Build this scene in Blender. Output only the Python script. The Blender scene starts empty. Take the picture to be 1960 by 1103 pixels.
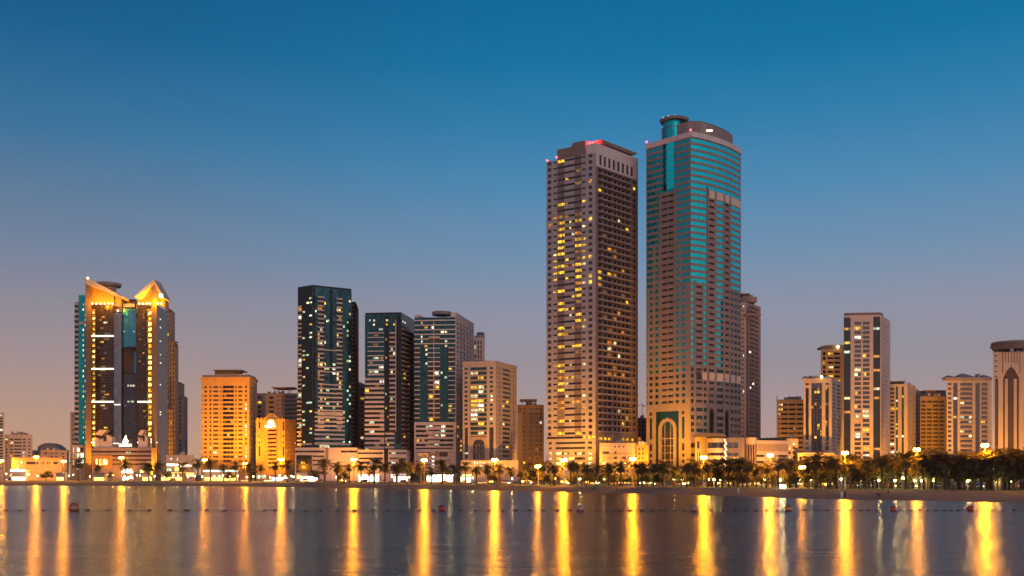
import bpy, math, random
import numpy as np
from math import radians as R, sin, cos, pi
C = bpy.context.scene.collection
scene = bpy.context.scene
rnd = random.Random(7)
F0, CX, HY, CZ = 1905.0, 980.0, 905.0, 6.3     # focal length in photo pixels, principal column, horizon row, eye height

# ------------------------------------------------------------------ camera, sky, light
cam = bpy.data.cameras.new('camera'); co = bpy.data.objects.new('camera', cam); C.objects.link(co)
co.location = (0, 0, CZ); co.rotation_euler = (R(90), 0, 0)
cam.sensor_width = 36; cam.lens = F0/1960*36; cam.shift_y = (HY-551.5)/1960
cam.clip_start = 0.5; cam.clip_end = 20000
scene.camera = co
scene.view_settings.view_transform = 'Standard'; scene.view_settings.look = 'None'
scene.view_settings.exposure = 0.0; scene.view_settings.gamma = 1
scene.render.engine = 'CYCLES'
scene.cycles.use_denoising = True
scene.cycles.sample_clamp_indirect = 3.0
scene.cycles.max_bounces = 5; scene.cycles.glossy_bounces = 3; scene.cycles.diffuse_bounces = 2
scene.cycles.caustics_reflective = False; scene.cycles.caustics_refractive = False

def lin(c): return tuple(((x/255)/12.92 if x <= 10 else ((x/255+.055)/1.055)**2.4) for x in c)
def world():
    w = bpy.data.worlds.new('World'); scene.world = w; w.use_nodes = True
    n = w.node_tree.nodes; l = w.node_tree.links; n.clear()
    out = n.new('ShaderNodeOutputWorld'); tc = n.new('ShaderNodeTexCoord'); sp = n.new('ShaderNodeSeparateXYZ')
    l.new(tc.outputs['Generated'], sp.inputs[0])
    def ramp(src, pts):
        r = n.new('ShaderNodeValToRGB'); e = r.color_ramp.elements
        e[0].position, e[0].color = pts[0][0], (*pts[0][1], 1)
        e[1].position, e[1].color = pts[-1][0], (*pts[-1][1], 1)
        for p, c in pts[1:-1]:
            k = e.new(p); k.color = (*c, 1)
        r.color_ramp.interpolation = 'B_SPLINE' if False else 'LINEAR'
        l.new(src, r.inputs[0]); return r.outputs[0]
    def mix(f, a, b, mode='MIX'):
        m = n.new('ShaderNodeMix'); m.data_type = 'RGBA'; m.blend_type = mode
        for s, v in ((0, f), (6, a), (7, b)):
            if isinstance(v, (int, float)): m.inputs[s].default_value = v
            elif isinstance(v, tuple): m.inputs[s].default_value = (*v, 1)
            else: l.new(v, m.inputs[s])
        return m.outputs[2]
    def mp(src, a, b):
        m = n.new('ShaderNodeMapRange'); m.inputs[1].default_value = a; m.inputs[2].default_value = b
        m.interpolation_type = 'SMOOTHSTEP'
        l.new(src, m.inputs[0]); return m.outputs[0]
    # twilight in the east, as looked at: pink grey by the horizon to deep blue
    front = ramp(sp.outputs[2], [(0, lin((190, 152, 140))), (.03, lin((186, 155, 146))), (.07, lin((170, 152, 152))), (.11, lin((154, 147, 158))),
        (.16, lin((142, 148, 167))), (.21, lin((113, 145, 177))), (.27, lin((80, 138, 178))), (.33, lin((44, 126, 173))), (.38, lin((16, 115, 163))),
        (.43, lin((3, 106, 156))), (.6, lin((3, 74, 128))), (1, lin((4, 52, 100)))])
    # warmer town glow low on the left
    gl = ramp(sp.outputs[2], [(0, lin((210, 160, 124))), (.05, lin((192, 154, 134))), (.11, lin((164, 146, 148))), (.2, lin((116, 131, 156))), (.3, lin((58, 114, 154))), (.38, lin((18, 94, 142))), (.43, lin((8, 82, 130))), (1, lin((4, 52, 100)))])
    left = mp(sp.outputs[0], .1, -.5)
    f2 = mix(left, front, gl)
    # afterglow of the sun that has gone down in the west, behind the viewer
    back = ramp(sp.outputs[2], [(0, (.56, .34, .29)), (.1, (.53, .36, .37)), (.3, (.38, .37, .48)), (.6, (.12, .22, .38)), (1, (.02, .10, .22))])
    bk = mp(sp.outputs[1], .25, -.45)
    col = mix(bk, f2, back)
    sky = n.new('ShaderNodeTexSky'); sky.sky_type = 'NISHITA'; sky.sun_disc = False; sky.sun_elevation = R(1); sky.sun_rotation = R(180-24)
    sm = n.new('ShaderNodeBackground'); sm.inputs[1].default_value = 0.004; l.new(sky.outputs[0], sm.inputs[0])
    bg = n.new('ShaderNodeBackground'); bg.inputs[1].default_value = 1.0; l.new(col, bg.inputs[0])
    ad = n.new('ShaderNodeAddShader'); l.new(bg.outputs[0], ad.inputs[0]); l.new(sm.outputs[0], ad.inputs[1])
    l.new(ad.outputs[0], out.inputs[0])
world()
sl = bpy.data.lights.new('afterglow', 'SUN'); sl.energy = .80; sl.angle = R(50); sl.color = (1, .72, .68)
so = bpy.data.objects.new('afterglow', sl); C.objects.link(so); so.rotation_euler = (R(78), 0, R(24))

# ------------------------------------------------------------------ helpers
def at(px, D, py=None):
    x = (px-CX)/F0*D
    return (x, D) if py is None else (x, D, CZ+(HY-py)/F0*D)
def zz(py, D): return CZ+(HY-py)/F0*D
GZ = 1.2
USED = set()
def tag(o, label=None, cat=None, group=None, kind=None):
    if label: o['label'] = label
    if cat: o['category'] = cat
    if group: o['group'] = group
    if kind: o['kind'] = kind
    return o
def empty(name, loc, label, cat, group=None):
    o = bpy.data.objects.new(name, None); C.objects.link(o); o.location = loc; o.empty_display_size = .5
    return tag(o, label, cat, group)
def mesh(name, V, Fc, mats, mi=None, uv=None, smooth=False):
    me = bpy.data.meshes.new(name); me.from_pydata(V, [], Fc)
    for m in mats: me.materials.append(m)
    if mi is not None: me.polygons.foreach_set('material_index', mi)
    if uv is not None:
        u = me.uv_layers.new(name='UVMap'); u.data.foreach_set('uv', np.asarray(uv, dtype=np.float32).ravel())
    if smooth: me.polygons.foreach_set('use_smooth', [True]*len(Fc))
    me.update(); return me
def obj(name, me, parent=None, loc=None):
    o = bpy.data.objects.new(name, me); C.objects.link(o)
    if parent: o.parent = parent
    if loc: o.location = loc
    return o

class MB:
    """collects simple solids; build() makes one mesh object"""
    def __init__(s): s.V = []; s.F = []; s.M = []
    def add(s, V, Fc, m=0):
        k = len(s.V); s.V += [tuple(v) for v in V]; s.F += [tuple(i+k for i in f) for f in Fc]; s.M += [m]*len(Fc); return s
    def box(s, x0, x1, y0, y1, z0, z1, m=0):
        V = [(x, y, z) for z in (z0, z1) for y in (y0, y1) for x in (x0, x1)]
        return s.add(V, [(0, 2, 3, 1), (4, 5, 7, 6), (0, 1, 5, 4), (2, 6, 7, 3), (0, 4, 6, 2), (1, 3, 7, 5)], m)
    def prism(s, pts, z0, z1, m=0, top=None, inset=1.0):
        n = len(pts); cx = sum(p[0] for p in pts)/n; cy = sum(p[1] for p in pts)/n
        a = sum(pts[i][0]*pts[(i+1) % n][1]-pts[(i+1) % n][0]*pts[i][1] for i in range(n))
        if a < 0: pts = pts[::-1]
        V = [(p[0], p[1], z0) for p in pts]+[(cx+(p[0]-cx)*inset, cy+(p[1]-cy)*inset, z1) for p in pts]
        s.add(V, [(i, (i+1) % n, n+(i+1) % n, n+i) for i in range(n)]+[tuple(range(n-1, -1, -1))], m)
        s.add(V[n:], [tuple(range(n))], m if top is None else top); return s
    def lathe(s, prof, n=12, cx=0, cy=0, m=0, sx=1, sy=1):
        V = []; Fc = []
        for r, z in prof:
            for k in range(n):
                a = 2*pi*k/n; V.append((cx+r*cos(a)*sx, cy+r*sin(a)*sy, z))
        for j in range(len(prof)-1):
            for k in range(n):
                Fc.append((j*n+k, j*n+(k+1) % n, (j+1)*n+(k+1) % n, (j+1)*n+k))
        Fc.append(tuple(range(n-1, -1, -1))); t = (len(prof)-1)*n; Fc.append(tuple(t+k for k in range(n)))
        return s.add(V, Fc, m)
    def tube(s, P, rad, n=6, m=0):
        V = []; Fc = []
        P = [np.array(p, float) for p in P]
        if not hasattr(rad, '__len__'): rad = [rad]*len(P)
        for i, p in enumerate(P):
            d = P[min(i+1, len(P)-1)]-P[max(i-1, 0)]; d = d/(np.linalg.norm(d)+1e-9)
            a = np.cross(d, (0, 0, 1) if abs(d[2]) < .9 else (1, 0, 0)); a /= np.linalg.norm(a)+1e-9; b = np.cross(d, a)
            for k in range(n):
                t = 2*pi*k/n; V.append(tuple(p+rad[i]*(cos(t)*a+sin(t)*b)))
        for j in range(len(P)-1):
            for k in range(n): Fc.append((j*n+k, j*n+(k+1) % n, (j+1)*n+(k+1) % n, (j+1)*n+k))
        Fc.append(tuple(range(n-1, -1, -1))); t = (len(P)-1)*n; Fc.append(tuple(t+k for k in range(n)))
        return s.add(V, Fc, m)
    def sphere(s, c, r, n=10, m=0, sz=1, mf=None):
        rings = max(4, n//2+1); V = [(c[0], c[1], c[2]-r*sz)]; Fc = []; base = len(s.V)
        for j in range(1, rings):
            ph = -pi/2+pi*j/rings
            for k in range(n):
                a = 2*pi*k/n; V.append((c[0]+r*cos(ph)*cos(a), c[1]+r*cos(ph)*sin(a), c[2]+r*sz*sin(ph)))
        V.append((c[0], c[1], c[2]+r*sz)); T = len(V)-1
        for k in range(n): Fc.append((0, 1+(k+1) % n, 1+k))
        for j in range(rings-2):
            for k in range(n): Fc.append((1+j*n+k, 1+j*n+(k+1) % n, 1+(j+1)*n+(k+1) % n, 1+(j+1)*n+k))
        for k in range(n): Fc.append((T, 1+(rings-2)*n+k, 1+(rings-2)*n+(k+1) % n))
        return s.add(V, Fc, m)
    def build(s, name, mats, parent=None, loc=None, smooth=False):
        return obj(name, mesh(name, s.V, s.F, mats, s.M, smooth=smooth), parent, loc)

# ------------------------------------------------------------------ materials
MATS = {}
def pmat(name, col, rough=.8, metal=0.0, var=.18, scale=.25, spec=.5, emit=None, es=0, coord='Object', streak=0, bump=0, sample=False):
    if name in MATS: return MATS[name]
    m = bpy.data.materials.new(name); m.use_nodes = True; MATS[name] = m
    nt = m.node_tree; n = nt.nodes; l = nt.links; b = n['Principled BSDF']
    b.inputs['Roughness'].default_value = rough; b.inputs['Metallic'].default_value = metal
    b.inputs['Specular IOR Level'].default_value = spec
    tc = n.new('ShaderNodeTexCoord')
    no = n.new('ShaderNodeTexNoise'); no.inputs['Scale'].default_value = scale; no.inputs['Detail'].default_value = 6
    l.new(tc.outputs[coord], no.inputs['Vector'])
    fac = no.outputs[0]
    if streak:
        mp = n.new('ShaderNodeMapping'); mp.inputs['Scale'].default_value = (1.3, 1.3, .05)
        l.new(tc.outputs['Object'], mp.inputs[0])
        n2 = n.new('ShaderNodeTexNoise'); n2.inputs['Scale'].default_value = 1; n2.inputs['Detail'].default_value = 3; l.new(mp.outputs[0], n2.inputs['Vector'])
        ma = n.new('ShaderNodeMath'); ma.operation = 'MULTIPLY_ADD'; ma.inputs[1].default_value = streak
        l.new(n2.outputs[0], ma.inputs[0]); 
        mb = n.new('ShaderNodeMath'); mb.operation = 'MULTIPLY'; mb.inputs[1].default_value = 1-streak; l.new(no.outputs[0], mb.inputs[0]); l.new(mb.outputs[0], ma.inputs[2]); fac = ma.outputs[0]
    mr = n.new('ShaderNodeMapRange'); mr.inputs[1].default_value = .3; mr.inputs[2].default_value = .7
    mr.inputs[3].default_value = 1-var; mr.inputs[4].default_value = 1+var; l.new(fac, mr.inputs[0])
    mx = n.new('ShaderNodeVectorMath'); mx.operation = 'SCALE'; mx.inputs[0].default_value = col[:3]; l.new(mr.outputs[0], mx.inputs['Scale'])
    l.new(mx.outputs[0], b.inputs['Base Color'])
    if emit:
        b.inputs['Emission Color'].default_value = (*emit, 1); b.inputs['Emission Strength'].default_value = es
    m.cycles.emission_sampling = 'AUTO' if sample else 'NONE'
    if bump:
        bp = n.new('ShaderNodeBump'); bp.inputs['Strength'].default_value = bump; bp.inputs['Distance'].default_value = .1
        l.new(no.outputs[0], bp.inputs['Height']); l.new(bp.outputs[0], b.inputs['Normal'])
    return m
def wallm(name, col, var=.17): return pmat(name, tuple(c*.88 for c in col), .82, 0, var, .18, .3, streak=.5)
def glassm(name, col, rough=.12, metal=.0, var=.5, mull=1.5, spec=.5):
    """window glass: each pane of a facade tinted a little differently by what hangs behind it, thin mullions"""
    if name in MATS: return MATS[name]
    m = bpy.data.materials.new(name); m.use_nodes = True; MATS[name] = m; nt = m.node_tree; n = nt.nodes; l = nt.links; b = n['Principled BSDF']
    b.inputs['Roughness'].default_value = rough; b.inputs['Metallic'].default_value = metal; b.inputs['Specular IOR Level'].default_value = spec
    uv = n.new('ShaderNodeUVMap'); mp = n.new('ShaderNodeVectorMath'); mp.operation = 'DIVIDE'; mp.inputs[1].default_value = (mull, 3.0, 1)
    l.new(uv.outputs[0], mp.inputs[0]); fl = n.new('ShaderNodeVectorMath'); fl.operation = 'FLOOR'; l.new(mp.outputs[0], fl.inputs[0])
    wn = n.new('ShaderNodeTexWhiteNoise'); wn.noise_dimensions = '2D'; l.new(fl.outputs[0], wn.inputs['Vector'])
    mr = n.new('ShaderNodeMapRange'); mr.inputs[3].default_value = 1-var; mr.inputs[4].default_value = 1+var; l.new(wn.outputs[0], mr.inputs[0])
    fr = n.new('ShaderNodeVectorMath'); fr.operation = 'FRACTION'; l.new(mp.outputs[0], fr.inputs[0])
    sx = n.new('ShaderNodeSeparateXYZ'); l.new(fr.outputs[0], sx.inputs[0])
    gt = n.new('ShaderNodeMath'); gt.operation = 'LESS_THAN'; gt.inputs[1].default_value = .07; l.new(sx.outputs[0], gt.inputs[0])
    sc = n.new('ShaderNodeVectorMath'); sc.operation = 'SCALE'; sc.inputs[0].default_value = col; l.new(mr.outputs[0], sc.inputs['Scale'])
    mx = n.new('ShaderNodeMix'); mx.data_type = 'RGBA'; l.new(gt.outputs[0], mx.inputs[0]); l.new(sc.outputs[0], mx.inputs[6]); mx.inputs[7].default_value = (*[c*.5+.01 for c in col], 1)
    l.new(mx.outputs[2], b.inputs['Base Color'])
    rr = n.new('ShaderNodeMapRange'); rr.inputs[3].default_value = rough*.6; rr.inputs[4].default_value = rough*1.8; l.new(wn.outputs[0], rr.inputs[0]); l.new(rr.outputs[0], b.inputs['Roughness'])
    return m
def litm(name, col, st):
    """a lit room behind glass: curtains, wall patches and mullions, so no two windows shine alike"""
    if name in MATS: return MATS[name]
    m = bpy.data.materials.new(name); m.use_nodes = True; MATS[name] = m; nt = m.node_tree; n = nt.nodes; l = nt.links; b = n['Principled BSDF']
    b.inputs['Base Color'].default_value = (.05, .05, .05, 1); b.inputs['Roughness'].default_value = .2
    tc = n.new('ShaderNodeTexCoord'); no = n.new('ShaderNodeTexNoise'); no.inputs['Scale'].default_value = .7; no.inputs['Detail'].default_value = 3; l.new(tc.outputs['Object'], no.inputs['Vector'])
    mr = n.new('ShaderNodeMapRange'); mr.inputs[1].default_value = .33; mr.inputs[2].default_value = .62; mr.inputs[3].default_value = .35*st; mr.inputs[4].default_value = 1.35*st; l.new(no.outputs[0], mr.inputs[0])
    uv = n.new('ShaderNodeUVMap'); mp = n.new('ShaderNodeVectorMath'); mp.operation = 'DIVIDE'; mp.inputs[1].default_value = (1.3, 3, 1); l.new(uv.outputs[0], mp.inputs[0])
    fr = n.new('ShaderNodeVectorMath'); fr.operation = 'FRACTION'; l.new(mp.outputs[0], fr.inputs[0]); sx = n.new('ShaderNodeSeparateXYZ'); l.new(fr.outputs[0], sx.inputs[0])
    gt = n.new('ShaderNodeMath'); gt.operation = 'GREATER_THAN'; gt.inputs[1].default_value = .12; l.new(sx.outputs[0], gt.inputs[0])
    fl = n.new('ShaderNodeVectorMath'); fl.operation = 'FLOOR'; l.new(mp.outputs[0], fl.inputs[0]); wn = n.new('ShaderNodeTexWhiteNoise'); wn.noise_dimensions = '2D'; l.new(fl.outputs[0], wn.inputs['Vector'])
    m2 = n.new('ShaderNodeMapRange'); m2.inputs[3].default_value = .3; m2.inputs[4].default_value = 1.35; l.new(wn.outputs[0], m2.inputs[0])
    m3 = n.new('ShaderNodeMath'); m3.operation = 'MULTIPLY'; l.new(m2.outputs[0], m3.inputs[0]); l.new(mr.outputs[0], m3.inputs[1])
    mu = n.new('ShaderNodeMath'); mu.operation = 'MULTIPLY'; l.new(gt.outputs[0], mu.inputs[0]); l.new(m3.outputs[0], mu.inputs[1])
    b.inputs['Emission Color'].default_value = (*col, 1); l.new(mu.outputs[0], b.inputs['Emission Strength'])
    m.cycles.emission_sampling = 'NONE'
    return m
def glow(name, col, st): return pmat(name, (.6, .6, .6), .4, 0, .02, 1, .3, emit=col, es=st)

M = dict(
 white=wallm('white_render', (.60, .53, .50)), pinkw=wallm('pale_pink_render', (.56, .46, .42)), beige=wallm('beige_render', (.44, .36, .30)),
 tan=wallm('tan_render', (.36, .27, .21)), brown=wallm('brown_render', (.21, .15, .13)), dbrown=wallm('dark_brown_render', (.085, .06, .055)),
 grey=wallm('grey_render', (.30, .27, .27)), lgrey=wallm('light_grey_render', (.38, .345, .36)), ochre=wallm('ochre_render', (.42, .235, .075)),
 rose=wallm('rose_concrete', (.28, .225, .21)), mauve=wallm('mauve_concrete', (.27, .205, .20)), roof=wallm('roof_felt', (.12, .10, .10)), metal=pmat('painted_metal', (.35, .33, .32), .4, .6),
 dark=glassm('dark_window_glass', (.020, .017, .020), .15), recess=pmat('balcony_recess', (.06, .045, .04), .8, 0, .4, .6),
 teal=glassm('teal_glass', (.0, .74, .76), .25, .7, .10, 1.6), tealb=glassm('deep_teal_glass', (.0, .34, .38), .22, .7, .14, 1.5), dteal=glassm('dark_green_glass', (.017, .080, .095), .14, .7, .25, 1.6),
 black=glassm('black_green_glass', (.009, .016, .020), .1, .0, .4, 1.6, .22), bronze=glassm('bronze_glass', (.032, .022, .018), .15, .25, .4, 1.4), slate=glassm('slate_glass', (.06, .068, .09), .2, .8, .08, 2.4), blue=glassm('blue_glass', (.03, .22, .36), .2, .75, .03, 5),
 cream=pmat('cream_panel', (.62, .47, .35), .6, 0, .06, .2), red=glow('red_beacon', (1, .03, .05), 12),
 yel=litm('lit_yellow_room', (1, .54, .03), 1.6), pale=litm('lit_pale_room', (1, .82, .38), 1.5), grn=litm('lit_greenish_room', (.75, 1, .62), 1.15), ora=litm('lit_orange_room', (1, .33, .02), .9), whi=litm('lit_white_room', (1, .9, .72), 2.0),
 dim=litm('dim_room', (1, .45, .12), .32), shop=litm('lit_shop', (1, .9, .66), 7.0), shopy=litm('lit_yellow_shop', (1, .60, .12), 5.0), bar=glow('light_bar', (1, .85, .6), 4),
 fin=wallm('fin_stone', (.17, .11, .07)), ceil=pmat('soffit', (.5, .4, .3), .7))
WARM = ['yel', 'yel', 'yel', 'ora', 'ora', 'pale', 'dim', 'dim']; COOL = ['grn', 'grn', 'pale', 'yel', 'whi', 'dim', 'dim']; MIXL = ['yel', 'pale', 'grn', 'whi', 'ora', 'dim', 'dim']

M['bulb'] = glow('warm_bulb', (1, .68, .22), 14)
LIT = dict(shop=glow('shop_glow', (1, .86, .58), 6), whi=glow('white_shop_glow', (1, .93, .8), 4.5), shopy=glow('golden_shop_glow', (1, .55, .09), 4), yel=glow('yellow_shop_glow', (1, .58, .08), 2.6), pale=glow('pale_shop_glow', (1, .78, .35), 3), grn=glow('greenish_shop_glow', (.85, 1, .45), 3.2))
# ------------------------------------------------------------------ buildings
class Face:
    def __init__(s, b, A, B, z0, z1, ref, mat, bulge=0, nseg=1):
        s.b, s.A, s.B, s.z0, s.z1, s.ref, s.mat, s.bulge, s.nseg = b, np.array(A, float), np.array(B, float), z0, z1, ref, mat, bulge, nseg
        d = s.B-s.A; s.L = float(np.hypot(*d)); s.t = d/s.L; s.n = np.array((s.t[1], -s.t[0])); s.r_ = []
    def pos(s, u, dep):
        k = u/s.L; p = s.A+s.t*u
        n = s.n
        if s.bulge:
            p = p+s.n*(s.bulge*4*k*(1-k)); tt = s.t+s.n*(s.bulge*4*(1-2*k)/s.L); tt = tt/np.hypot(*tt); n = np.array((tt[1], -tt[0]))
        return p-n*dep
    def U(s, px):
        lo, hi = 0, s.L
        for _ in range(28):
            m = (lo+hi)/2; p = s.pos(m, 0)
            if CX+F0*p[0]/p[1] < px: lo = m
            else: hi = m
        return (lo+hi)/2 if 1e-3 < lo < s.L-1e-3 else (0 if lo < .1 else s.L)
    def Vv(s, py): return min(s.z1, max(s.z0, zz(py, s.ref)))
    def r(s, a, b, y0, y1, dep, mat, kind='wall'):
        """paint a rectangle: photo columns a..b, rows y0..y1, sunk by dep metres (negative stands proud)"""
        s.r_.append((round(s.U(a), 3), round(s.U(b), 3), round(s.Vv(y1), 3), round(s.Vv(y0), 3), dep, mat, kind))
    def win(s, cols, ys, h, mat='dark', dep=.3, lit=0, pal=WARM, kind='window'):
        for y in ys:
            for a, b in cols:
                m = mat
                if lit and s.b.rn.random() < lit: m = s.b.rn.choice(pal)
                s.r(a, b, y, y+h, dep, m, kind)
    def slab(s, a, b, ys, h, mat, dep=-.5, kind='balcony'):
        for y in ys: s.r(a, b, y, y+h, dep, mat, kind)
    def build(s):
        us = {0.0, round(s.L, 3)}; vs = {round(s.z0, 3), round(s.z1, 3)}
        for q in s.r_: us |= {q[0], q[1]}; vs |= {q[2], q[3]}
        if s.nseg > 1: us |= {round(s.L*k/s.nseg, 3) for k in range(s.nseg+1)}
        us = sorted(us); vs = sorted(vs); ui = {u: i for i, u in enumerate(us)}; vi = {v: i for i, v in enumerate(vs)}
        nu, nv = len(us)-1, len(vs)-1
        G = np.full((nu+2, nv+2), -1)
        for k, q in enumerate(s.r_): G[ui[q[0]]+1:ui[q[1]]+1, vi[q[2]]+1:vi[q[3]]+1] = k
        seen = np.zeros(G.shape, bool)      # a window cut in two by something painted over it becomes two windows
        first = set()
        for i0 in range(1, nu+1):
            for j0 in range(1, nv+1):
                k = int(G[i0, j0])
                if k < 0 or seen[i0, j0] or s.r_[k][6] == 'wall': continue
                st = [(i0, j0)]; seen[i0, j0] = True; cells = []
                while st:
                    i, j = st.pop(); cells.append((i, j))
                    for a, c in ((i+1, j), (i-1, j), (i, j+1), (i, j-1)):
                        if 0 < a <= nu and 0 < c <= nv and not seen[a, c] and G[a, c] == k: seen[a, c] = True; st.append((a, c))
                if k in first:
                    s.r_.append(s.r_[k])
                    for a, c in cells: G[a, c] = len(s.r_)-1
                    for a, c in cells: seen[a, c] = True
                first.add(k)
        D = [q[4] for q in s.r_]+[0.0]; dep = np.array(D)[G]
        Pc = {}
        def P(i, v, d):
            k = (i, round(d, 3))
            if k not in Pc: Pc[k] = s.pos(us[i], d)
            p = Pc[k]; return (p[0], p[1], v)
        piece = {}
        def put(k, quad, uvq):
            q = s.r_[k] if k >= 0 else (0, 0, 0, 0, 0, s.mat, 'wall')
            key = -1 if q[6] == 'wall' else k
            pc = s.b.wall if key == -1 else piece.get(key)
            if pc is None: pc = piece[key] = Piece(q[6], (q[1]-q[0])*(q[3]-q[2]))
            pc.quad(quad, uvq, q[5])
        for j in range(nv):
            i = 0; v0, v1 = vs[j], vs[j+1]
            while i < nu:
                k = G[i+1, j+1]; e = i+1
                while not s.bulge and e < nu and G[e+1, j+1] == k: e += 1
                d = dep[i+1, j+1]
                put(k, (P(i, v0, d), P(e, v0, d), P(e, v1, d), P(i, v1, d)), ((us[i], v0), (us[e], v0), (us[e], v1), (us[i], v1)))
                i = e
        for i in range(nu+1):            # reveals left and right
            for j in range(nv):
                da, db = dep[i, j+1], dep[i+1, j+1]
                if i == 0: da = 0.0
                if i == nu: db = 0.0
                if abs(da-db) < 1e-4: continue
                ow = G[i, j+1] if (da < db) else G[i+1, j+1]
                if i == 0 and da < db: ow = -1
                if i == nu and db < da: ow = -1
                v0, v1 = vs[j], vs[j+1]; uu = us[i]
                q = (P(i, v0, da), P(i, v0, db), P(i, v1, db), P(i, v1, da))
                put(ow, q, ((uu, v0), (uu+abs(da-db), v0), (uu+abs(da-db), v1), (uu, v1)))
        for j in range(nv+1):            # heads and sills
            for i in range(nu):
                da, db = dep[i+1, j], dep[i+1, j+1]
                if j == 0: da = 0.0
                if j == nv: db = 0.0
                if abs(da-db) < 1e-4: continue
                ow = G[i+1, j] if (da < db) else G[i+1, j+1]
                if j == 0 and da < db: ow = -1
                if j == nv and db < da: ow = -1
                v = vs[j]
                q = (P(i, v, db), P(i+1, v, db), P(i+1, v, da), P(i, v, da))
                put(ow, q, ((us[i], v), (us[i+1], v), (us[i+1], v+abs(da-db)), (us[i], v+abs(da-db))))
        s.b.pieces += list(piece.values())

class Piece:
    def __init__(s, kind, area=1, child=None): s.kind, s.area, s.V, s.F, s.UV, s.m = kind, area, [], [], [], []
    def quad(s, q, uv, mat):
        k = len(s.V); s.V += q; s.F.append((k, k+1, k+2, k+3)); s.UV += uv; s.m.append(mat)
    def poly(s, pts, mat):
        k = len(s.V); s.V += pts; s.F.append(tuple(range(k, k+len(pts)))); s.UV += [(p[0], p[2]) for p in pts]; s.m.append(mat)
    def obj(s, parent, org):
        keys = sorted(set(s.m)); ix = {a: i for i, a in enumerate(keys)}
        V = [(v[0]-org[0], v[1]-org[1], v[2]-org[2]) for v in s.V]
        return obj(s.kind, mesh(s.kind, V, s.F, [M[k] for k in keys], [ix[a] for a in s.m], uv=s.UV), parent)

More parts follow.
